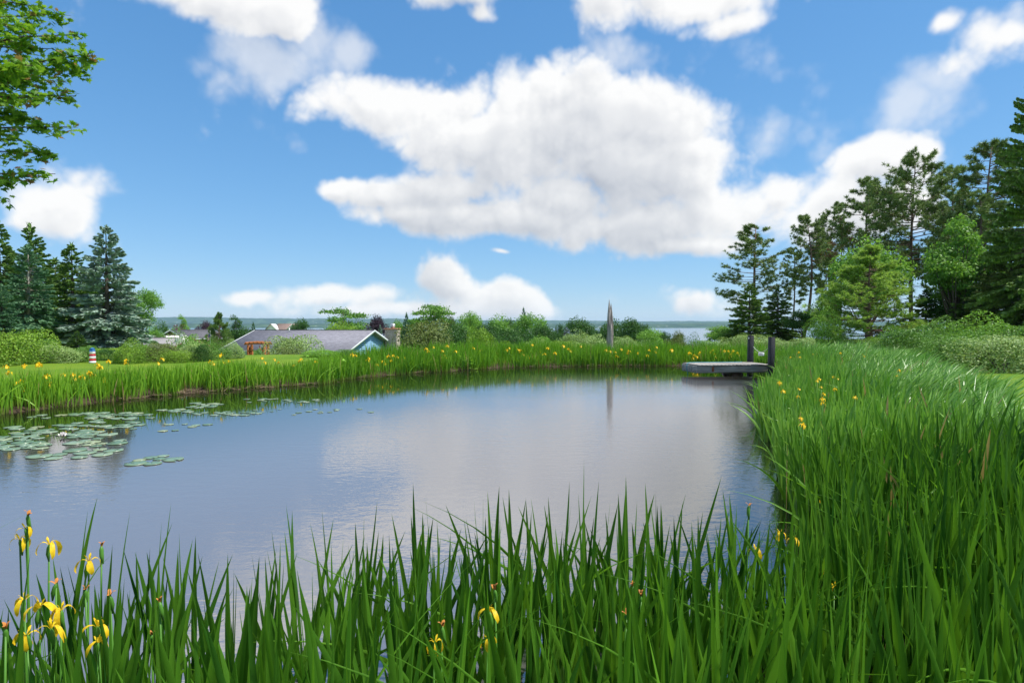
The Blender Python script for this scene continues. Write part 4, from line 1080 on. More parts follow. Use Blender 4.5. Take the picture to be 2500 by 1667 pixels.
mid(P_FEATHER[1], 'olive brown shrubby tree right of the chimney', 1040, 782, 50, 140, 'olive', zbase=-2.0)
mid(P_OAK[0], 'green tree top right of the airy light tree', 1100, 765, 105, 44, 'oak')
mid(P_OAK[1], 'reddish brown shrubby tree between green crowns', 1098, 775, 100, 30, 'olive')
mid(P_OAK[1], 'pale green tree, first of the wide row of crowns', 1147, 762, 110, 56, 'oak_light')
mid(P_OAK[2], 'dark crown in front of the first wide crown', 1115, 785, 88, 66, 'oak')
mid(P_OAK[0], 'broad grey-green crown in the middle of the row', 1225, 763, 105, 78, 'oak_light')
mid(P_SPRUCE[1], 'conifer tip rising above the row of crowns', 1278, 753, 112, 34, 'spruce_teal', 'spruce_tree')
mid(P_OAK[1], 'green crown below the conifer tip', 1300, 766, 105, 72, 'oak_light')
mid(P_OAK[2], 'dark round crown at the right end of the row', 1326, 788, 85, 62, 'oak')
mid(P_OAK[0], 'dark round crown left of the right end of the row', 1268, 790, 82, 62, 'oak')
mid(P_OAK[1], 'low dark green crown in front of the row', 1228, 803, 74, 74, 'oak')
mid(P_OAK[2], 'mid green crown behind the lime shrub', 1185, 785, 90, 60, 'oak')
mid(P_OAK[0], 'low green crown before the dark round crowns', 1290, 812, 72, 60, 'oak')
mid(P_BUSH[0], 'lime green rounded shrub tree before the dark crowns', 1170, 800, 45, 76, 'lime', zbase=-1.6)
mid(P_OAK[1], 'thin young tree at the gap with lake view', 1365, 792, 100, 20, 'oak')
mid(P_OAK[2], 'green tree above the purple round shrub', 1412, 771, 95, 74, 'oak')
mid(P_BUSH[1], 'dark purple ball-shaped shrub tree', 1386, 802, 70, 40, 'purple', zbase=-3.2)
mid(P_OAK[0], 'dark green tree directly behind the dead snag', 1500, 770, 95, 60, 'oak')
mid(P_OAK[1], 'dark green tree just right of the dead snag', 1533, 778, 90, 64, 'oak')
mid(P_OAK[2], 'green tree left of the lake view', 1588, 800, 66, 62, 'oak_light', zbase=-3.0)
mid(P_SPRUCE[0], 'tiny conifer tip above the tree left of the lake view', 1580, 793, 100, 16, 'spruce', 'spruce_tree')
mid(P_OAK[0], 'dark shrubby tree in front of the lake view', 1652, 805, 50, 40, 'olive', zbase=-1.6)
mid(P_BUSH[1], 'green rounded shrub tree below the lake view', 1690, 814, 46, 60, 'oak', zbase=-1.4)
mid(P_OAK[1], 'small tree at the water line of the lake view', 1622, 812, 70, 34, 'oak', zbase=-3.0)
mid(P_OAK[2], 'bright green tree at right edge of the lake view', 1765, 796, 52, 80, 'oak_light', zbase=-0.6)
for i, (u, vt, Y, w, mt, lab) in enumerate([
        (1075, 790, 120, 60, 'oak', 'dark filler tree behind the olive brown shrubby tree'), (1130, 800, 95, 60, 'oak_light', 'low pale crown behind the lime shrub tree, left side'), (1160, 778, 118, 50, 'oak', 'dark crown top between the first wide crowns'), (1205, 790, 96, 64, 'oak', 'dark crown filling the middle of the row'),
        (1250, 780, 115, 60, 'oak', 'dark crown behind the broad grey-green one'), (1345, 800, 92, 50, 'oak', 'low dark crown at the lake side of the row'), (1100, 800, 80, 60, 'oak', 'dark low crown right of the olive brown tree'), (1240, 822, 62, 70, 'oak', 'lowest dark crown behind the far bank weeds'), (1320, 818, 64, 60, 'oak_light', 'low bright crown behind the silvery shrubs'),
        (1440, 790, 98, 50, 'oak', 'green crown left of the dead snag'), (1560, 792, 92, 50, 'oak', 'green crown between the snag and the lake view'), (1010, 795, 110, 60, 'oak', 'dark crown behind the grey-green spruce'), (955, 800, 120, 40, 'oak', 'dark crown peeking left of the chimney cap'), (870, 795, 115, 50, 'oak', 'dark low crown between layered and purple trees'),
        (790, 800, 125, 50, 'oak_light', 'low crown behind the ridge of the grey roof'), (560, 795, 120, 50, 'oak', 'dark crown between the lone pine and the birch'), (600, 800, 112, 40, 'oak', 'low crown right of the birch'), (480, 805, 110, 50, 'oak', 'low crown behind the light bushy tree'), (370, 790, 75, 50, 'oak_light', 'light tree against the right side of the blue spruce'), (1475, 800, 80, 50, 'oak', 'low dark crown at the left of the snag foot')]):
    mid(P_OAK[i % 3], lab, u, vt, Y, w, mt)
GS = 'silvery shrubs behind the far bank'
for i, (u, vt, Y, w, mt, lab) in enumerate([
        (1330, 824, 33, 90, 'willow', 'silvery shrub, leftmost of those behind the far bank reeds'), (1405, 812, 34, 90, 'willow', 'silvery shrub under the purple ball-shaped one'),
        (1445, 800, 35, 90, 'willow', 'tall silvery shrub left of the dead snag'), (1530, 818, 33, 90, 'willow', 'silvery shrub right of the dead snag'),
        (1240, 832, 32, 90, 'lime', 'yellowish weedy shrub behind the far bank reeds'), (1590, 830, 33, 80, 'bush', 'green weedy shrub below the tree by the lake view'),
        (1650, 815, 36, 60, 'olive', 'brownish shrub before the lake view'), (1720, 828, 32, 90, 'bush', 'low green shrub before the lake view'),
        (1760, 822, 33, 90, 'willow', 'silvery shrub left of the dock posts'), (1830, 815, 32, 90, 'willow', 'silvery shrub behind the dock posts'),
        (1900, 818, 31, 90, 'willow', 'silvery shrub right behind the dock posts'), (1960, 822, 30, 80, 'willow', 'silvery shrub at the foot of the leaning pines'),
        (1480, 826, 34, 70, 'bush', 'pale shrub at the foot of the dead snag'), (1380, 830, 31, 90, 'lime', 'low lime weeds behind the far bank reeds')]):
    plant(P_FEATHER[i % 2], 'shrub', lab, 'shrub', GS, u, vt, Y, w * 1.3, mt)

# ------------------------------------------------------------------ trees: right
GP = 'red pines on the right'
def pn(i, label, u, vt, Y, w, mat=None, **kw): return plant(P_PINE[i], 'pine_tree', label, 'tree', GP, u, vt, Y, w, mat, **kw)
pn(0, 'lone red pine with open crown, leftmost of the right pines', 1850, 540, 55, 185)
pn(1, 'slim red pine next right of the leftmost pine', 1965, 520, 52, 145)
pn(1, 'thin red pine behind the slim one', 1935, 600, 58, 90)
pn(1, 'narrow red pine with a bare trunk before the sky gap', 2010, 560, 56, 70)
plant(P_DEADPINE[0], 'pine_tree', 'dying red pine with rusty brown needles', 'tree', GP, 2055, 530, 48, 80)
pn(1, 'red pine behind the rusty one', 2045, 490, 54, 140)
pn(3, 'dense red pine left of the tallest open pine', 2125, 425, 47, 200)
pn(2, 'tall red pine with flat open top in the middle of the right stand', 2235, 362, 42, 235)
pn(3, 'red pine half hidden right of the tall open one', 2320, 400, 44, 200)
pn(3, 'very dark dense red pine near the right picture edge', 2425, 335, 38, 250)
pn(1, 'slim dark pine trunk between the right broadleaf and the edge', 2330, 470, 52, 110)
pn(0, 'red pine crown low between maple and right edge', 2390, 470, 36, 190)
plant(P_SPRUCE[1], 'spruce_tree', 'dark bushy spruce in the shade right of the light green maple', 'tree', None, 2395, 640, 33, 190, 'spruce')
plant(P_SPRUCE[0], 'spruce_tree', 'dark low spruce in the gap left of the light green maple', 'tree', None, 2262, 700, 37, 120, 'spruce')
plant(P_OAK[1], 'broadleaf_tree', 'low leafy thicket tree under the light green maple', 'tree', None, 2330, 690, 36, 150, 'oak')
plant(P_OAK[2], 'broadleaf_tree', 'bright leafy sapling left of the feathery pine', 'tree', None, 2025, 700, 42, 90, 'oak_light')
plant(P_HEM[0], 'hemlock_tree', 'tall dark hemlock cut by the right picture edge', 'tree', None, 2535, 150, 29, 250, 'spruce')
plant(P_HEM[0], 'hemlock_tree', 'drooping olive conifer low at the right picture edge', 'tree', None, 2470, 600, 30, 230)
plant(P_SOFT[0], 'white_pine', 'bright feathery light green pine in front of the red pines', 'tree', None, 2135, 592, 34, 270, rot=1.0)
plant(P_OAK[0], 'broadleaf_tree', 'pale green leafy tree right behind the feathery pine', 'tree', None, 2125, 560, 38, 190, 'oak_light')
plant(P_COLUMN[0], 'broadleaf_tree', 'light green maple standing before the dark pines on the right', 'tree', None, 2340, 515, 34, 190, 'oak_light')
plant(P_COLUMN[0], 'broadleaf_tree', 'dark leafy sapling right of the light green maple', 'tree', None, 2420, 640, 33, 120, 'oak')
plant(P_SPRUCE[1], 'spruce_tree', 'dark bushy conifer at the foot of the leftmost right pine', 'tree', None, 1830, 690, 50, 150, 'spruce_yellow')
plant(P_SPRUCE[0], 'spruce_tree', 'dark conifer behind the dock posts', 'tree', None, 1900, 700, 53, 120, 'spruce')
plant(P_OAK[2], 'broadleaf_tree', 'dark green undergrowth tree between the right pines', 'tree', None, 1960, 750, 50, 90, 'oak')
plant(P_BUSH[2], 'shrub', 'bright green sapling shrub left of the feathery pine', 'shrub', None, 2010, 745, 33, 80, 'oak_light')
GR = 'shrubs on the right'
for i, (u, vt, Y, w, mt, lab) in enumerate([
        (2205, 792, 24, 160, 'bush', 'green shrub at the foot of the feathery pine'), (2290, 768, 25, 190, 'bush', 'tall leafy shrub below the light green maple'),
        (2390, 755, 24, 210, 'oak_light', 'bright green shrub near the right picture edge'), (2490, 765, 21, 230, 'bush', 'large shrub cut by the right picture edge'),
        (2340, 812, 20.5, 210, 'bush', 'silvery shrub spreading over the right lawn edge'), (2450, 815, 19.0, 240, 'willow', 'low silvery shrub at the right picture edge'),
        (2235, 815, 23, 160, 'bush', 'low shrub behind the windswept reeds'), (2100, 812, 28, 120, 'oak', 'dark shrub under the feathery pine'), (2560, 810, 20, 220, 'bush', 'dense shrub just past the right picture edge'),
        (2150, 820, 27, 100, 'lime', 'small lime shrub behind the tips of the windswept reeds')]):
    plant((P_BUSH + P_FEATHER)[i % 5], 'shrub', lab, 'shrub', GR, u, vt, Y, w, mt)

# ------------------------------------------------------------------ maple at upper left, its trunk outside the picture
def build_maple():
    r = np.random.default_rng(17)
    lob = np.array([(0, -0.12), (0.30, -0.50), (0.28, -0.22), (0.62, -0.30), (0.45, -0.02), (0.80, 0.12), (0.42, 0.22), (0.36, 0.40), (0.18, 0.38), (0, 0.95)])
    half = lob[:, [0, 1]]
    outline = np.vstack([half, half[-2:0:-1] * [-1, 1]])
    n = len(outline); V0 = np.column_stack([outline, np.zeros(n)]); V0[:, 2] = -0.18 * np.abs(V0[:, 0]); V0 = np.vstack([V0, [(0, 0.1, 0.03)]])
    T0 = np.array([(n, i, (i + 1) % n) for i in range(n)])
    wood, green, warm = MB(), MB(), MB()
    base = np.array([-13.5, 10.5, 0.3])
    wood.tube([base + (0, 0, -.4), base + (0.1, 0, 2), base + (0.3, -.2, 4.5), base + (.5, -.1, 7.5), base + (.4, 0, 10)], [.34, .27, .22, .14, .04], 10)
    tips = [(150, 35, 10.0), (110, 20, 10.6), (190, 85, 9.6), (225, 130, 9.3), (205, 165, 9.6), (160, 200, 10.2), (185, 235, 9.7), (170, 310, 9.5), (135, 425, 9.4), (120, 375, 9.8), (60, 345, 10.2), (26, 448, 9.8), (26, 492, 9.9), (60, 110, 11), (40, 250, 10.8), (90, 290, 10.3), (80, 160, 9.0), (30, 40, 9.4), (20, 330, 11.0), (100, 240, 9.2), (60, 60, 9.8), (130, 120, 10.1), (10, 180, 9.6), (70, 205, 10.4)]
    targets = [W(u, v, Y) for (u, v, Y) in tips]
    for q in range(26):          # the rest of the crown, away from the view
        a = r.uniform(1.2, 5.6); e = r.uniform(0.0, 1.2); rr = r.uniform(2.2, 4.4)
        targets.append(base + [math.cos(a) * rr * math.cos(e), math.sin(a) * rr * math.cos(e), 5.0 + rr * math.sin(e) * 1.2])
    CV, cvm = [], []
    for ti, tip in enumerate(targets):
        s0 = base + np.array([.3, -.1, min(max(tip[2] - 0.25 * np.linalg.norm(tip[:2] - base[:2]), 2.6), 8.5)])
        t = np.linspace(0, 1, 7)[:, None]
        sag = np.array([0, 0, 0.5]) * np.sin(t * math.pi)
        path = s0 * (1 - t) + tip * t + sag + r.normal(0, .06, (7, 3)) * np.sin(t * math.pi)
        wood.tube(path, np.linspace(.05, .005, 7), 5, cap=False)
        inview = ti < len(tips)
        for q in range((26 if ti in (11, 12) else 64) if inview else 24):
            sj = r.uniform(0.3, 1.0) if inview else r.uniform(.35, 1)
            p = np.array([np.interp(sj, t[:, 0], path[:, i]) for i in range(3)])
            d = unit(path[-1] - path[-3]); tw = unit(d + r.normal(0, .75, 3) * [1, 1, .6]) * r.uniform(.15, .75) * (1.25 - sj)
            tw = tw + [0, 0, -.04]
            wood.tube([p, p + tw], [.005, .002], 3, cap=False)
            for z in range(7 if inview else 4):
                f = r.uniform(.3, 1.0); c = p + tw * f + r.normal(0, .05, 3)
                CV.append((c, r.uniform(.06, .1) if inview else r.uniform(.09, .14))); 
    for i, (c, s) in enumerate(CV):
        yaw = r.uniform(0, 6.283); tilt = r.uniform(0.25, 1.25); nr = yaw + r.normal(0, .6)
        ca, sa, ct, st = math.cos(yaw), math.sin(yaw), math.cos(tilt), math.sin(tilt)
        Rz = np.array([[ca, -sa, 0], [sa, ca, 0], [0, 0, 1]]); Rx = np.array([[1, 0, 0], [0, ct, st], [0, -st, ct]])
        V = (Rz @ Rx @ (V0 * s).T).T + c
        (warm if r.random() < .07 else green).add(V, [T0], r.random())
    root = bpy.data.objects.new('maple_tree', None); COL.objects.link(root); root.location = base
    tag(root, 'maple reaching in from the upper left corner with leafy boughs', 'tree')
    for nm, mb, mt in (('trunk', wood, 'twig'), ('foliage', green, 'maple'), ('reddish_leaves', warm, 'maple_warm')):
        o = link(nm, mb.mesh(nm, M[mt]), root); o.location = -base; o['kind'] = 'stuff' if nm != 'trunk' else 'thing'
        if nm == 'trunk': del o['kind']
build_maple()

# ------------------------------------------------------------------ dock
M['dock_wood'] = plain('weathered_dock_wood', (0.20, 0.19, 0.175), (0.42, 0.40, 0.37), 0.85, 5, 0.3, 0.15, (0.25, 3, 3))
M['dock_board'] = plain('bleached_board', (0.17, 0.18, 0.165), (0.38, 0.39, 0.36), 0.8, 3.5, 0.25, 0.15, (0.3, 2, 4))
M['post_black'] = plain('black_post', (0.010, 0.011, 0.014), (0.028, 0.03, 0.036), 0.6, 14, 0.2, 0.3, (1, 1, .3))
M['rust'] = plain('rust', (0.16, 0.055, 0.025), (0.30, 0.12, 0.06), 0.9, 20)
M['white'] = plain('white_paint', (0.74, 0.74, 0.73), (0.82, 0.82, 0.81), 0.5)
M['rope_white'] = plain('white_rope', (0.62, 0.61, 0.57), (0.78, 0.77, 0.74), 0.9, 30)
M['rope_teal'] = plain('teal_rope', (0.03, 0.26, 0.34), (0.07, 0.38, 0.46), 0.8, 30)
M['barrel'] = plain('barrel_plastic', (0.20, 0.14, 0.13), (0.30, 0.22, 0.20), 0.6, 6)
def bev_box(name, lo, hi, mat, b=0.006):
    """box with chamfered edges"""
    lo, hi = np.array(lo, float), np.array(hi, float); b = min(b, 0.3 * (hi - lo).min())
    V = []; 
    for sx in (0, 1):
        for sy in (0, 1):
            for sz in (0, 1):
                c = np.where([sx, sy, sz], hi, lo); d = np.where([sx, sy, sz], -b, b)
                V += [c + d * [0, 1, 1], c + d * [1, 0, 1], c + d * [1, 1, 0]]
    V = np.array(V); idx = lambda sx, sy, sz, a: (sx * 4 + sy * 2 + sz) * 3 + a
    Q, T = [], []
    for a in range(3):
        o = [i for i in range(3) if i != a]
        for s in (0, 1):
            f = []
            for p, q in ((0, 0), (1, 0), (1, 1), (0, 1)):
                k = [0, 0, 0]; k[a] = s; k[o[0]] = p; k[o[1]] = q; f.append(idx(*k, a))
            Q.append(f)
        for p in (0, 1):
            for q in (0, 1):
                k0 = [0, 0, 0]; k0[o[0]] = p; k0[o[1]] = q; k1 = list(k0); k1[a] = 1
                Q.append([idx(*k0, o[0]), idx(*k1, o[0]), idx(*k1, o[1]), idx(*k0, o[1])])
    for sx in (0, 1):
        for sy in (0, 1):
            for sz in (0, 1): T.append([idx(sx, sy, sz, i) for i in range(3)])
    me = make_mesh(name, V, [np.array(Q), np.array(T)], mat)
    import bmesh
    bm = bmesh.new(); bm.from_mesh(me); bmesh.ops.recalc_face_normals(bm, faces=bm.faces); bm.to_mesh(me); bm.free()
    return me
def build_dock():
    o = np.array([6.30, 20.85, 0]); ang = 0.13; L, Wd = 2.62, 1.2
    d = bpy.data.objects.new('dock', None); COL.objects.link(d); d.location = o; d.rotation_euler = (0, 0, ang)
    tag(d, 'grey weathered wooden dock jutting from the right reeds over the water', 'dock')
    n = 19; pw = L / n
    for i in range(n):
        e = random.uniform(-.018, .012)
        me = bev_box('plank', (-pw / 2 + .004, -.03 + e, -.018), (pw / 2 - .004, Wd + .03 + random.uniform(-.01, .01), .018), M['dock_wood'], .004)
        link('plank', me, d, ((i + .5) * pw, 0, 0.385 + random.uniform(-.004, .004)), (random.uniform(-.004, .004), random.uniform(-.012, .012), random.uniform(-.004, .004)))
    fb = link('front_board', bev_box('front_board', (0, 0, .12), (L, .045, .362), M['dock_board']), d)
    link('bolt_plate', bev_box('bolt_plate', (.52, -.008, .16), (.60, 0.002, .33), M['rust'], .002), fb)
    link('end_board', bev_box('end_board', (-.047, -.002, .12), (-.002, Wd + .002, .360), M['dock_board']), d)
    link('back_board', bev_box('back_board', (0, Wd - .045, .12), (L, Wd, .362), M['dock_board']), d)
    for k in range(2): link('joist', bev_box('joist', (.01, .37 + .4 * k, .14), (L - .01, .41 + .4 * k, .36), M['dock_wood']), d)
    m = MB(); m.lathe([(.02, -.42), (.20, -.42), (.215, -.2), (.205, -.19), (.205, .19), (.215, .2), (.20, .42), (.02, .42)], 18)
    b = link('dock_float', m.mesh('dock_float', M['barrel'], True), None, o + (1.55, 1.0, -.05), (math.pi / 2, 0, .15))
    tag(b, 'dull pinkish barrel float lying in the water under the dock', 'float')
    posts = []
    for (u, Y, top, lab) in ((1883, 20.98, 1.31, 'black square post at the near right corner of the dock'), (1831, 22.5, 1.33, 'black square post behind the dock, left one of the two')):
        x = W(u, 850, Y)[0]
        p = bpy.data.objects.new('dock_post', None); COL.objects.link(p); p.location = (x, Y, -.8)
        p.rotation_euler = (random.uniform(-.008, .008), random.uniform(-.012, .012), .06)
        tag(p, lab, 'post', 'black dock posts')
        link('shaft', bev_box('shaft', (-.088, -.088, 0), (.088, .088, top + .82), M['post_black'], .012), p)
        link('cap', bev_box('cap', (-.084, -.084, 0), (.084, .084, .02), M['post_black'], .008), p, (0, 0, top + .822))
        if u < 1850: link('reflector', bev_box('reflector', (-.02, -.03, -.03), (.0, .03, .03), M['white'], .003), p, (-.088, -.05, top + .74))
        posts.append(np.array([x, Y, top]))
    a = posts[1] + [.1, -.04, -.36]; b_ = posts[0] + [-.1, .05, -.36]
    t = np.linspace(0, 1, 15)[:, None]; pts = a * (1 - t) + b_ * t - np.array([0, 0, .16]) * (4 * t * (1 - t))
    m = MB(); m.tube(pts, .008, 6); tag(link('rope', m.mesh('rope', M['rope_white'], True)), 'white rope sagging between the two black dock posts', 'rope')
    c = a * .42 + b_ * .58 - np.array([0, 0, .16])
    s = link('rope_sign', bev_box('rope_sign', (-.11, -.006, -.13), (.11, .006, -.012), M['white'], .002), None, c, (0, .05, .12))
    tag(s, 'small white sign hanging from the rope between the dock posts', 'sign')
    gm = plain('faint_grey_print', (0.35, 0.36, 0.38), (0.45, 0.46, 0.48), .7)
    for k, wd in enumerate((.07, .055, .065)): link('print_line', bev_box('print_line', (-wd, -.0085, -.05 - .028 * k), (wd, -.0062, -.038 - .028 * k), gm, .0005), s)
    # teal line lying along the deck and over the end
    R = Matrix.Rotation(ang, 3, 'Z')
    loc = [(2.2, 1.12, .415), (1.4, 1.10, .414), (.6, 1.13, .415), (.2, 1.05, .415), (.02, .8, .42), (-.055, .72, .40), (-.075, .70, .25), (-.07, .66, .1), (-.05, .62, -.05)]
    m = MB(); m.tube([np.array(R @ Vector(p)) + o for p in loc], .009, 5)
    tag(link('mooring_line', m.mesh('mooring_line', M['rope_teal'], True)), 'thin teal rope lying along the dock and hanging off its left end', 'rope')
build_dock()

# ------------------------------------------------------------------ dead snag
M['snag'] = plain('silvered_wood', (0.10, 0.085, 0.08), (0.50, 0.46, 0.44), 0.9, 13, 1.0, 0.1, (1.5, 1.5, .12))
def build_snag():
    Y = 29.0; x = W(1489, 800, Y)[0]; top = W(1489, 730, Y)[2]; g = float(terrain_z(x, Y)[0])
    root = bpy.data.objects.new('dead_snag', None); COL.objects.link(root); root.location = (x, Y, g)
    tag(root, 'bare grey dead tree trunk, split and pointed, behind the far bank', 'dead tree')
    H = top - g; r = np.random.default_rng(3)
    def fluted(cx, cy, r0, h, name, ph):
        n = 18; rows = 14; V = []
        for i in range(rows):
            t = i / (rows - 1); z = h * t; rr = r0 * (1 - .22 * t) * min(1.0, max((1 - t) / .26, 0) ** .8) + .003
            for j in range(n):
                a = j / n * 6.283
                f = 1 + .24 * math.sin(3 * a + ph + 1.2 * t) + .15 * math.sin(7 * a + ph * 2 - 2 * t) + .07 * r.normal()
                V.append((cx * (1 - .25 * t) + rr * f * math.cos(a), cy + rr * f * math.sin(a), z - .2))
        Q = [(i * n + j, i * n + (j + 1) % n, (i + 1) * n + (j + 1) % n, (i + 1) * n + j) for i in range(rows - 1) for j in range(n)]
        return make_mesh(name, V, [Q], M['snag'])
    root.scale = (.82, .82, 1)
    link('trunk', fluted(-.06, 0, .115, H + .2, 'trunk', .4), root)
    link('splinter', fluted(.085, .02, .10, H * .93 + .2, 'splinter', 2.0), root)
    link('splinter', fluted(.02, -.07, .10, H * .66 + .2, 'splinter', 4.0), root)
build_snag()

# ------------------------------------------------------------------ toy lighthouse
def build_lighthouse():
    c = G(226, 889, .3); g = float(terrain_z(c[0], c[1])[0])
    red = plain('lighthouse_red', (0.50, 0.02, 0.04), (0.58, 0.03, 0.05), .5); blue = plain('lighthouse_blue', (0.02, 0.12, 0.34), (0.03, 0.16, 0.42), .5)
    root = bpy.data.objects.new('toy_lighthouse', None); COL.objects.link(root); root.location = (c[0], c[1], g); 
    tag(root, 'small garden lighthouse with red and white bands and blue top', 'ornament')
    H = 38 / F * c[1]; prof = lambda t: (0.118 - .030 * t) * c[1] / 22.5
    names = ['white_band', 'red_band', 'white_band', 'red_band', 'white_band']
    ed = [0, .155, .295, .46, .60, .775]
    for i, nm in enumerate(names):
        m = MB(); m.lathe([(prof(ed[i]), ed[i] * H + .001), (prof(ed[i + 1]), ed[i + 1] * H - .001)], 8)
        link(nm, m.mesh(nm, M['white'] if 'white' in nm else red), root)
    m = MB(); r0 = prof(.78); m.lathe([(r0 * 1.12, .776 * H), (r0 * 1.12, .80 * H), (r0 * .9, .805 * H), (r0 * .9, .92 * H)], 8); link('lantern_room', m.mesh('lantern_room', blue), root)
    m = MB(); m.lathe([(r0 * 1.05, .922 * H), (r0 * .55, .975 * H), (.01, 1.01 * H)], 8); link('roof', m.mesh('roof', blue), root)
build_lighthouse()

# ------------------------------------------------------------------ arbor
M['cedar'] = plain('cedar_stain', (0.30, 0.10, 0.035), (0.46, 0.17, 0.06), .7, 6, .2, .2, (1, 1, .3))
def build_arbor():
    Y = 50.0; x0, x1 = W(606, 850, Y)[0], W(646, 850, Y)[0]; top = W(626, 838, Y)[2]; g = float(terrain_z((x0 + x1) / 2, Y)[0])
    root = bpy.data.objects.new('garden_arbor', None); COL.objects.link(root); root.location = ((x0 + x1) / 2, Y, g)
    tag(root, 'orange-brown wooden garden arbor in front of the grey roofed house', 'arbor')
    hw = (x1 - x0) / 2; H = top - g
    for sx in (-1, 1):
        for dy in (0, .7): link('post', bev_box('post', (-.085, -.085, -.2), (.085, .085, H - .12), M['cedar']), root, (sx * hw, dy, 0))
        for q in range(6): link('slat', bev_box('slat', (-.015, 0, 0), (.015, .7, .04), M['cedar']), root, (sx * hw, 0, .3 + q * .28))
        for q in range(2): link('side_lath', bev_box('side_lath', (-.05, -.03, 0), (.05, .0, H - .3), M['cedar']), root, (sx * (hw - .13 - .1 * q * 0), .02, 0), (0, 0, 0))
        m = MB(); an = np.linspace(0, 1.45, 8)
        m.tube([(sx * (hw - .06 - .34 * math.sin(a)), -.07, H - .62 + .5 * (1 - math.cos(a)) + .0) for a in an], .035, 5); link('brace', m.mesh('brace', M['cedar']), root)
    for dy in (-.08, .74):
        m = MB(); xs = np.linspace(-hw - .3, hw + .3, 11); V = []
        for xx in xs:
            zc = H - .07 + .07 * (1 - (xx / (hw + .3)) ** 2)
            V += [(xx, dy, zc - .07), (xx, dy + .05, zc - .07), (xx, dy + .05, zc + .07), (xx, dy, zc + .07)]
        Q = [(i * 4 + j, i * 4 + (j + 1) % 4, i * 4 + 4 + (j + 1) % 4, i * 4 + 4 + j) for i in range(10) for j in range(4)] + [(0, 1, 2, 3), (40, 43, 42, 41)]
        m.add(V, [np.array(Q)]); link('beam', m.mesh('beam', M['cedar']), root)
    for q in range(6):
        xx = -hw - .15 + q * (2 * hw + .3) / 5
        link('rafter', bev_box('rafter', (-.025, -.22, 0), (.025, .9, .09), M['cedar']), root, (xx, 0, H - .005 + .07 * (1 - (xx / (hw + .3)) ** 2)))
build_arbor()

# ------------------------------------------------------------------ houses
def shingle(name, a, b):
    m, k, out = new_mat(name)
    tc = k.new('ShaderNodeTexCoord'); v = tc.outputs['Object']
    br = k.new('ShaderNodeTexBrick'); k.l.new(v, br.inputs['Vector'])
    br.inputs['Scale'].default_value = 1.0; br.inputs['Brick Width'].default_value = .33; br.inputs['Row Height'].default_value = .14; br.inputs['Mortar Size'].default_value = .012
    br.inputs['Color1'].default_value = c4(a); br.inputs['Color2'].default_value = c4(b); br.inputs['Mortar'].default_value = c4(tuple(x * .55 for x in a))
    col = k.mix(k.m('MULTIPLY', k.noise(v, 1.2, 5, .6), .5), br.outputs['Color'], c4(a))
    p = principled(k, col, .9, .1, bump(k, br.outputs['Fac'], .3, .02)); k.l.new(p.outputs[0], out.inputs[0])
    return m
M['roof_grey'] = shingle('grey_shingle', (0.19, 0.19, 0.225), (0.30, 0.30, 0.345))
M['roof_dark'] = shingle('dark_shingle', (0.10, 0.10, 0.115), (0.18, 0.18, 0.20))
M['roof_brown'] = shingle('brown_shingle', (0.22, 0.16, 0.14), (0.30, 0.23, 0.20))
M['roof_tan'] = shingle('tan_shingle', (0.27, 0.26, 0.26), (0.36, 0.35, 0.35))
M['blue_siding'] = plain('blue_siding', (0.19, 0.37, 0.58), (0.25, 0.44, 0.66), .6, 3, 0, .2)
M['trim'] = plain('pale_trim', (0.55, 0.60, 0.63), (0.66, 0.70, 0.72), .6)
M['stone'] = plain('field_stone', (0.30, 0.25, 0.21), (0.62, 0.55, 0.48), .9, 9, .5, .1)
M['mortar'] = plain('mortar', (0.16, 0.15, 0.14), (0.24, 0.23, 0.21), .95)
M['clay'] = plain('clay_cap', (0.36, 0.17, 0.10), (0.50, 0.26, 0.16), .8)
M['metal'] = plain('bright_metal', (0.6, 0.6, 0.62), (0.75, 0.75, 0.77), .35, 8, 0, .5, metallic=.8)
M['brick_wall'] = plain('red_brown_wall', (0.16, 0.07, 0.06), (0.24, 0.11, 0.09), .9)
M['cream_wall'] = plain('cream_wall', (0.62, 0.60, 0.56), (0.72, 0.70, 0.66), .8)
M['tan_wall'] = plain('tan_wall', (0.36, 0.32, 0.28), (0.44, 0.40, 0.35), .8)
M['glass'] = plain('window_glass', (0.03, 0.035, 0.04), (0.05, 0.055, 0.06), .1, 3, 0, .8)
def slab(name, p0, p1, p2, p3, th, mat):
    """roof plane with thickness; its texture runs along the slope"""
    P = np.array([p0, p1, p2, p3], float); e1 = unit(P[1] - P[0]); nn = unit(np.cross(e1, P[3] - P[0])); e2 = np.cross(nn, e1)
    loc = (P - P[0]) @ np.stack([e1, e2, nn], 1)
    V = np.vstack([loc, loc - [0, 0, th]])
    me = make_mesh(name, V, [[(0, 1, 2, 3), (7, 6, 5, 4), (0, 4, 5, 1), (1, 5, 6, 2), (2, 6, 7, 3), (3, 7, 4, 0)]], mat)
    Mx = Matrix(((e1[0], e2[0], nn[0], P[0][0]), (e1[1], e2[1], nn[1], P[0][1]), (e1[2], e2[2], nn[2], P[0][2]), (0, 0, 0, 1)))
    return me, Mx
def add_slab(name, root, pts, th, mat):
    me, Mx = slab(name, *pts, th, mat); o = link(name, me, root); o.matrix_local = Mx; return o
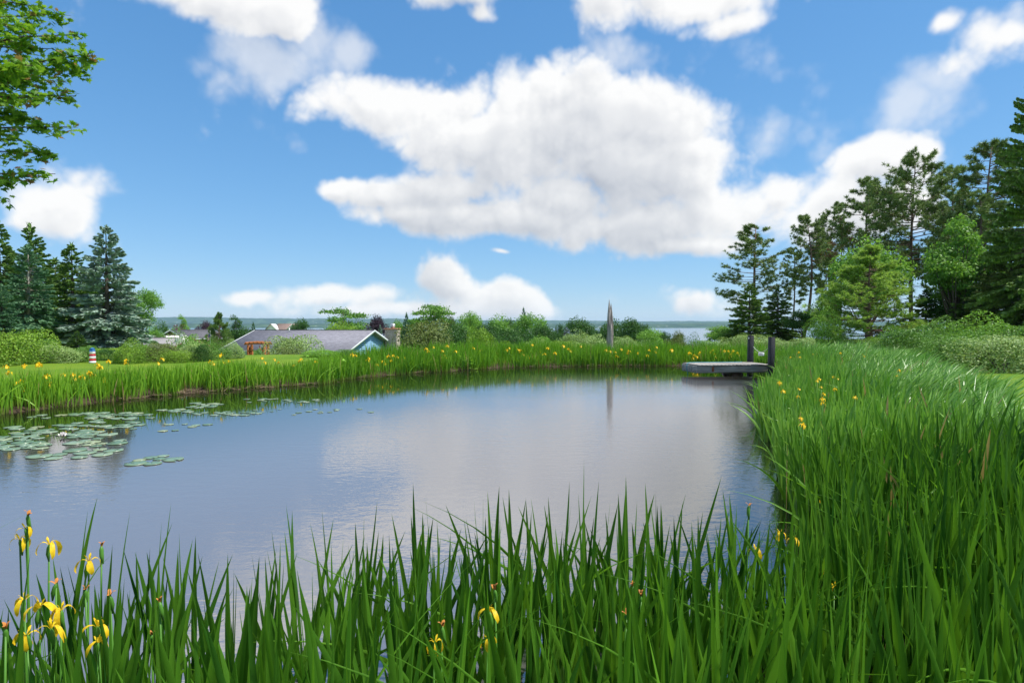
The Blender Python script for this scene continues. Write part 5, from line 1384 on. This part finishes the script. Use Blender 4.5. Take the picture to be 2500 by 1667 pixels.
def gable_house(name, label, loc, rotz, L, hs, eave, ridge, wall, roof, trim, over=.45, board=None, group='houses beyond the pond'):
    """ridge along local -x from the origin (gable end at x=0 faces +x), heights above local ground"""
    root = bpy.data.objects.new(name, None); COL.objects.link(root); root.location = loc; root.rotation_euler = (0, 0, rotz)
    tag(root, label, 'house', group)
    for s, nm in ((-1, 'front_wall'), (1, 'rear_wall')):
        link(nm, bev_box(nm, (-L + .2, min(s * (hs - .5), s * (hs - .7)), -.4), (-.2, max(s * (hs - .5), s * (hs - .7)), eave), M[wall], .01), root)
    k = (ridge - eave) / hs
    for x in (-.2, -L + .2):
        V = np.array([(x, -(hs - .5), -.4), (x, hs - .5, -.4), (x, hs - .5, ridge - k * (hs - .5) - .12), (x, 0, ridge - .12), (x, -(hs - .5), ridge - k * (hs - .5) - .12)])
        V2 = V + [-.12 if x > -1 else .12, 0, 0]
        m = MB(); m.add(np.vstack([V, V2]), [np.array([(0, 1, 2, 3), (8, 7, 6, 5)]), np.array([(0, 3, 4), (9, 8, 5)])])
        link('gable_wall', m.mesh('gable_wall', M[wall]), root)
    if board:
        z = 0.0; bh = .2
        while z < ridge - .25:
            w0 = hs - .5 if z < eave else (ridge - .13 - z) / k; w1 = hs - .5 if z + bh < eave else max((ridge - .13 - z - bh) / k, .02)
            w0, w1 = min(w0, hs - .5), min(w1, hs - .5)
            V = [(-.195, -w0, z), (-.195, w0, z), (-.195, w1, z + bh), (-.195, -w1, z + bh), (-.165, -w0, z), (-.165, w0, z), (-.186, w1, z + bh), (-.186, -w1, z + bh)]
            m = MB(); m.add(V, [np.array([(4, 5, 6, 7), (0, 4, 7, 3), (1, 2, 6, 5), (0, 1, 5, 4), (3, 7, 6, 2)])]); link('siding_board', m.mesh('siding_board', M[board]), root)
            z += bh
    x0, x1 = over - .2, -L - over + .2
    r1 = add_slab('roof', root, [(x1, -hs, eave), (x0, -hs, eave), (x0, 0, ridge), (x1, 0, ridge)], .10, M[roof])
    r2 = add_slab('roof', root, [(x0, hs, eave), (x1, hs, eave), (x1, 0, ridge - .002), (x0, 0, ridge - .002)], .10, M[roof])
    link('ridge_cap', bev_box('ridge_cap', (x1, -.09, -.02), (x0, .09, .035), M['roof_dark'], .01), root, (0, 0, ridge))
    for x, nm in ((x0 + .005, 'rake_board'), (x1 - .035, 'rake_board')):
        for s in (-1, 1):
            V = np.array([(0, s * (hs + .02), eave - .17), (0, 0, ridge - .17), (0, 0, ridge + .03), (0, s * (hs + .02), eave + .03)])
            m = MB(); m.add(np.vstack([V + [x, 0, 0], V + [x + .03, 0, 0]]), [np.array([(0, 1, 2, 3), (4, 5, 6, 7), (0, 1, 5, 4), (1, 2, 6, 5), (2, 3, 7, 6), (3, 0, 4, 7)])])
            link(nm, m.mesh(nm, M[trim]), root)
    for s in (-1, 1): link('gutter', bev_box('gutter', (x1, s * hs - .05, eave - .13), (x0, s * hs + .05, eave - .02), M['trim'], .015), root)
    return root
def window(root, x0, x1, z0, z1, y, face=-1):
    f = link('window', bev_box('window', (x0 - .08, y - .03, z0 - .08), (x1 + .08, y + .03, z1 + .08), M['white'], .01), root)
    link('pane', bev_box('pane', (x0, y + face * .036 - .004, z0), (x1, y + face * .036 + .004, z1), M['glass'], .001), f)
def build_houses():
    # long blue house
    Yr = 62.0; R = W(908, 806, Yr); g = -3.0; th = rad(10)
    h = gable_house('blue_house', 'long low house with grey shingle roof and blue sided gable', (R[0], R[1], g), -th, 12.6, 6.0, 2.3, R[2] - g, 'blue_siding', 'roof_grey', 'trim', .5, 'blue_siding')
    for q in range(3): window(h, -3.5 - 3 * q, -2.3 - 3 * q, .9, 1.9, -5.5)
    m = MB(); m.lathe([(.06, 0), (.06, .42)], 10); link('vent_pipe', m.mesh('vent_pipe', M['white'], True), h, (-8.7, -.6, R[2] - g - .2))
    # stone chimney
    Yc = 66.0; c = W(958, 803, Yc); gz = -3.4; cz = c[2]
    ch = bpy.data.objects.new('stone_chimney', None); COL.objects.link(ch); ch.location = (c[0], Yc, gz); ch.rotation_euler = (0, 0, -th)
    tag(ch, 'broad fieldstone chimney with clay cap at the right end of the blue house', 'chimney')
    w, d, H = .66, .5, cz - gz
    link('core', bev_box('core', (-w, -d, 0), (w, d, H - .06), M['mortar'], .02), ch)
    protos = []
    for i in range(6):
        me = bev_box('stone', (-.5, -.5, -.5), (.5, .5, .5), M['stone'], .16)
        V = np.array([v.co for v in me.vertices]) + rng.normal(0, .045, (len(me.vertices), 3)); me.vertices.foreach_set('co', V.astype(np.float32).ravel()); me.update(); protos.append(me)
    for face in ('front', 'side'):
        z = H - 2.6
        while z < H - .1:
            rh = random.uniform(.13, .22); lo, hi = (-w, w) if face == 'front' else (-d, d); x = lo
            while x < hi - .08:
                sw = min(random.uniform(.15, .36), hi - x)
                cx = x + sw / 2; pr = random.uniform(.03, .06)
                loc = (cx, -d, z + rh / 2) if face == 'front' else (w, cx, z + rh / 2)
                sc = (sw - .025, pr * 2, rh - .025) if face == 'front' else (pr * 2, sw - .025, rh - .025)
                link('stone', random.choice(protos), ch, loc, None, sc); x += sw
            z += rh
    link('cap_slab', bev_box('cap_slab', (-w - .1, -d - .1, H - .06), (w + .1, d + .1, H + .08), M['clay'], .02), ch)
    m = MB(); m.lathe([(.20, 0), (.20, .16), (.26, .17), (.26, .21), (.20, .22), (.28, .30), (.26, .42), (.12, .50), (.01, .52)], 12); link('flue_cap', m.mesh('flue_cap', M['metal'], True), ch, (0.05, 0, H + .08))
    # brown house and its pale neighbours at far left
    p = W(400, 806, 96); gb = -4.2
    h = gable_house('brown_house', 'brown gabled house with dark grey roof half hidden by the blue spruce', (p[0] + 1.2, 96, gb), rad(-118), 7, 3.6, p[2] - gb - 1.3, p[2] - gb + .05, 'brick_wall', 'roof_dark', 'trim')
    p = W(402, 822, 84); gb = -4.6
    h = gable_house('white_house', 'pale roofed low house in front of the brown one', (p[0] + 2.6, 84, gb), rad(8), 7.5, 3.0, p[2] - gb - 1.0, p[2] - gb + .2, 'cream_wall', 'cream_wall', 'white')
    p = W(400, 830, 70); gb = -3.8
    h = gable_house('tan_house', 'tan house with low grey roof and square white chimney', (p[0] + 3.0, 70, gb), rad(-14), 7.0, 3.4, p[2] - gb - .95, p[2] - gb + .25, 'tan_wall', 'roof_tan', 'brick_wall')
    q = W(443, 825, 69); hc = bpy.data.objects.new('box_chimney', None)
    o = link('chimney', bev_box('chimney', (-.55, -.4, 0), (.55, .4, q[2] - gb), M['cream_wall'], .02), h); o.matrix_parent_inverse = Matrix(); 
    inv = Matrix.Translation(h.location) @ Matrix.Rotation(rad(-14), 4, 'Z'); o.location = inv.inverted() @ Vector((q[0], 69, gb))
    m = MB(); m.lathe([(.18, 0), (.18, .3), (.24, .32), (.05, .42)], 10); link('chimney_pot', m.mesh('chimney_pot', M['trim']), o, (0, 0, q[2] - gb))
    # white house with two front gables
    Y = 150.0; c = W(690, 790, Y); gw = -7.5
    root = bpy.data.objects.new('gabled_house', None); COL.objects.link(root); root.location = (c[0], Y, gw)
    tag(root, 'white house with brown roof between two white gables, beyond the grey roof', 'house', 'houses beyond the pond')
    hh = c[2] - gw
    link('wall', bev_box('wall', (-3.9, 0, -.4), (3.9, 6, hh - 1.6), M['white'], .02), root)
    add_slab('roof', root, [(-3.6, -.4, hh - 1.9), (3.6, -.4, hh - 1.9), (2.2, 3, hh), (-2.2, 3, hh)], .12, M['roof_brown'])
    add_slab('roof', root, [(3.6, 6.4, hh - 1.9), (-3.6, 6.4, hh - 1.9), (-2.2, 3, hh - .003), (2.2, 3, hh - .003)], .12, M['roof_brown'])
    for s in (-1, 1):
        cx = s * 2.6; a, b = hh - 1.75, hh - .12
        V = [(cx - 1.6, -.6, a - 3), (cx + 1.6, -.6, a - 3), (cx + 1.6, -.6, a), (cx, -.6, b), (cx - 1.6, -.6, a)]; V2 = [(x, y + 2.6, z) for x, y, z in V]
        m = MB(); m.add(V + V2, [np.array([(0, 1, 2, 4), (5, 9, 7, 6), (0, 4, 9, 5), (1, 6, 7, 2)]), np.array([(4, 2, 3), (9, 8, 7)])]); link('gable', m.mesh('gable', M['white']), root)
        for t in (-1, 1): add_slab('gable_roof', root, [(cx + t * 1.9, -.8, a - .15), (cx + t * 1.9, 2.2, a - .15), (cx, 2.2, b + .12), (cx, -.8, b + .12)][::t], .08, M['white' if t * s < 0 else 'roof_brown'])
        for q in range(2): window(root, cx - .9 + q * 1.0, cx - .2 + q * 1.0, a - 1.1, a - .2, -.62)
    # flag by the lone pine
    Y = 78.0; p = W(513, 815, Y); gp = float(terrain_z(p[0], Y)[0])
    fl = bpy.data.objects.new('flagpole', None); COL.objects.link(fl); fl.location = (p[0], Y, gp); tag(fl, 'slim white pole carrying a limp striped flag left of the lone pine', 'flag')
    hp = p[2] - gp + .3; m = MB(); m.lathe([(.035, -.2), (.03, hp), (.05, hp + .02), (.03, hp + .08)], 8); link('pole', m.mesh('pole', M['white']), fl)
    red = plain('flag_red', (0.45, .05, .07), None, .8); nav = plain('flag_blue', (.05, .07, .2), None, .8)
    for q in range(7):
        z0 = hp - .25 - q * .1; V = []
        for i in range(5): V += [(-.02 - .09 * i, .04 * math.sin(i * 1.7), z0 - .10 * i * .9), (-.02 - .09 * i, .04 * math.sin(i * 1.7), z0 - .097 - .10 * i * .9)]
        m = MB(); m.add(V, [np.array([(2 * i, 2 * i + 1, 2 * i + 3, 2 * i + 2) for i in range(4)])]); link('stripe', m.mesh('stripe', red if q % 2 == 0 else M['white']), fl)
    m = MB(); m.add([(-.015, -.05, hp - .245), (-.2, -.05, hp - .42), (-.2, -.05, hp - .8), (-.015, -.05, hp - .62)], [np.array([(0, 1, 2, 3)])]); link('canton', m.mesh('canton', nav), fl)
build_houses()

# ------------------------------------------------------------------ broad-leaved plants and litter on the shore
def build_shore_plants():
    r = np.random.default_rng(23)
    out = np.array([(0, -.1), (.35, -.35), (.55, 0), (.38, .2), (.42, .45), (.15, .5), (0, .9), (-.15, .5), (-.42, .45), (-.38, .2), (-.55, 0), (-.35, -.35)])
    n = len(out); V0 = np.vstack([np.column_stack([out, -.2 * np.abs(out[:, 0])]), [(0, .2, .05)]]); T0 = np.array([(n, i, (i + 1) % n) for i in range(n)])
    leaf = [make_mesh('leaf', V0 * (1, 1, s), [T0], M['vine'], np.full(n + 1, s / 1.6)) for s in (.6, 1.0, 1.5)]
    for (u, v, w, h, nl, lab) in ((780, 928, .95, .62, 60, 'broad-leaved light green vine spilling over the left bank into the water'), (755, 905, .6, .7, 30, 'broad-leaved weeds standing behind the spilling vine'), (985, 905, .7, .55, 34, 'bright broad-leaved vine among the irises before the blue house'),
                                 (1140, 903, .75, .6, 44, 'large-leaved green plant at the water edge of the far bank'), (650, 935, .35, .22, 14, 'small yellow-green seedling on the muddy left shore'), (1128, 880, .6, .75, 26, 'large-leaved plant rising behind the one at the water edge')):
        c = G(u, v); root = bpy.data.objects.new('shore_vine', None); COL.objects.link(root); root.location = (c[0], c[1], 0); tag(root, lab, 'plant', 'broad-leaved plants on the shore')
        m = MB()
        for q in range(nl):
            p = np.array([r.normal(0, w * .45), abs(r.normal(0, .22)) - .12, abs(r.normal(0.35, .33)) * h + .03])
            s = r.uniform(.07, .13)
            m.tube([(p[0] * .6, p[1] + .05, 0), p * [.85, 1, .7], p], [.006, .005, .003], 3, cap=False)
            link('leaf', leaf[q % 3], root, p, (r.uniform(-.3, .9), r.uniform(-.5, .5), r.uniform(0, 6.28)), (s, s, s))
        tag(link('stems', m.mesh('stems', M['stem']), root), kind='stuff')
    m = MB()
    for q in range(520):       # dead reed stalks along the waterline
        u = r.uniform(300, 700) if q < 300 else r.uniform(700, 1900)
        v = np.interp(u, [0, 200, 400, 600, 780, 850, 1000, 1100, 1200, 1500, 1900], [1012, 987, 965, 948, 937, 924, 911, 906, 898, 893, 897]) + r.normal(0, 1.6)
        c = G(u, v); a = r.uniform(0, 6.28) if q % 3 else r.normal(0, .3); L = r.uniform(.06, .32)
        z = max(float(np.interp(0, [0], [0])), 0) + r.uniform(.005, .06)
        e = c + [math.cos(a) * L, math.sin(a) * L * .6, 0]
        m.tube([(c[0], c[1], z), (e[0], e[1], z + r.uniform(-.02, .09))], [.006, .003], 3, cap=False, tint=r.random())
    tag(link('reed_litter', m.mesh('reed_litter', leaf_mat('dead_reed', (0.10, .065, .04), (.38, .29, .19), .05, .9))), 'dead brown reed litter along the waterline', kind='stuff')
build_shore_plants()

# ------------------------------------------------------------------ air
def build_haze():
    m = bpy.data.materials.new('haze'); m.use_nodes = True; m.node_tree.nodes.clear(); k = N(m.node_tree)
    out = k.new('ShaderNodeOutputMaterial'); v = k.new('ShaderNodeVolumePrincipled')
    v.inputs['Color'].default_value = (0.52, 0.74, 1.0, 1); v.inputs['Density'].default_value = HAZE; v.inputs['Anisotropy'].default_value = 0.2
    k.l.new(v.outputs[0], out.inputs['Volume'])
    b = MB(); b.box((-6200, -3100, -36), (6200, 9200, 75))
    tag(link('haze', b.mesh('haze', m)), kind='stuff')
HAZE = 0.65e-4
build_haze()
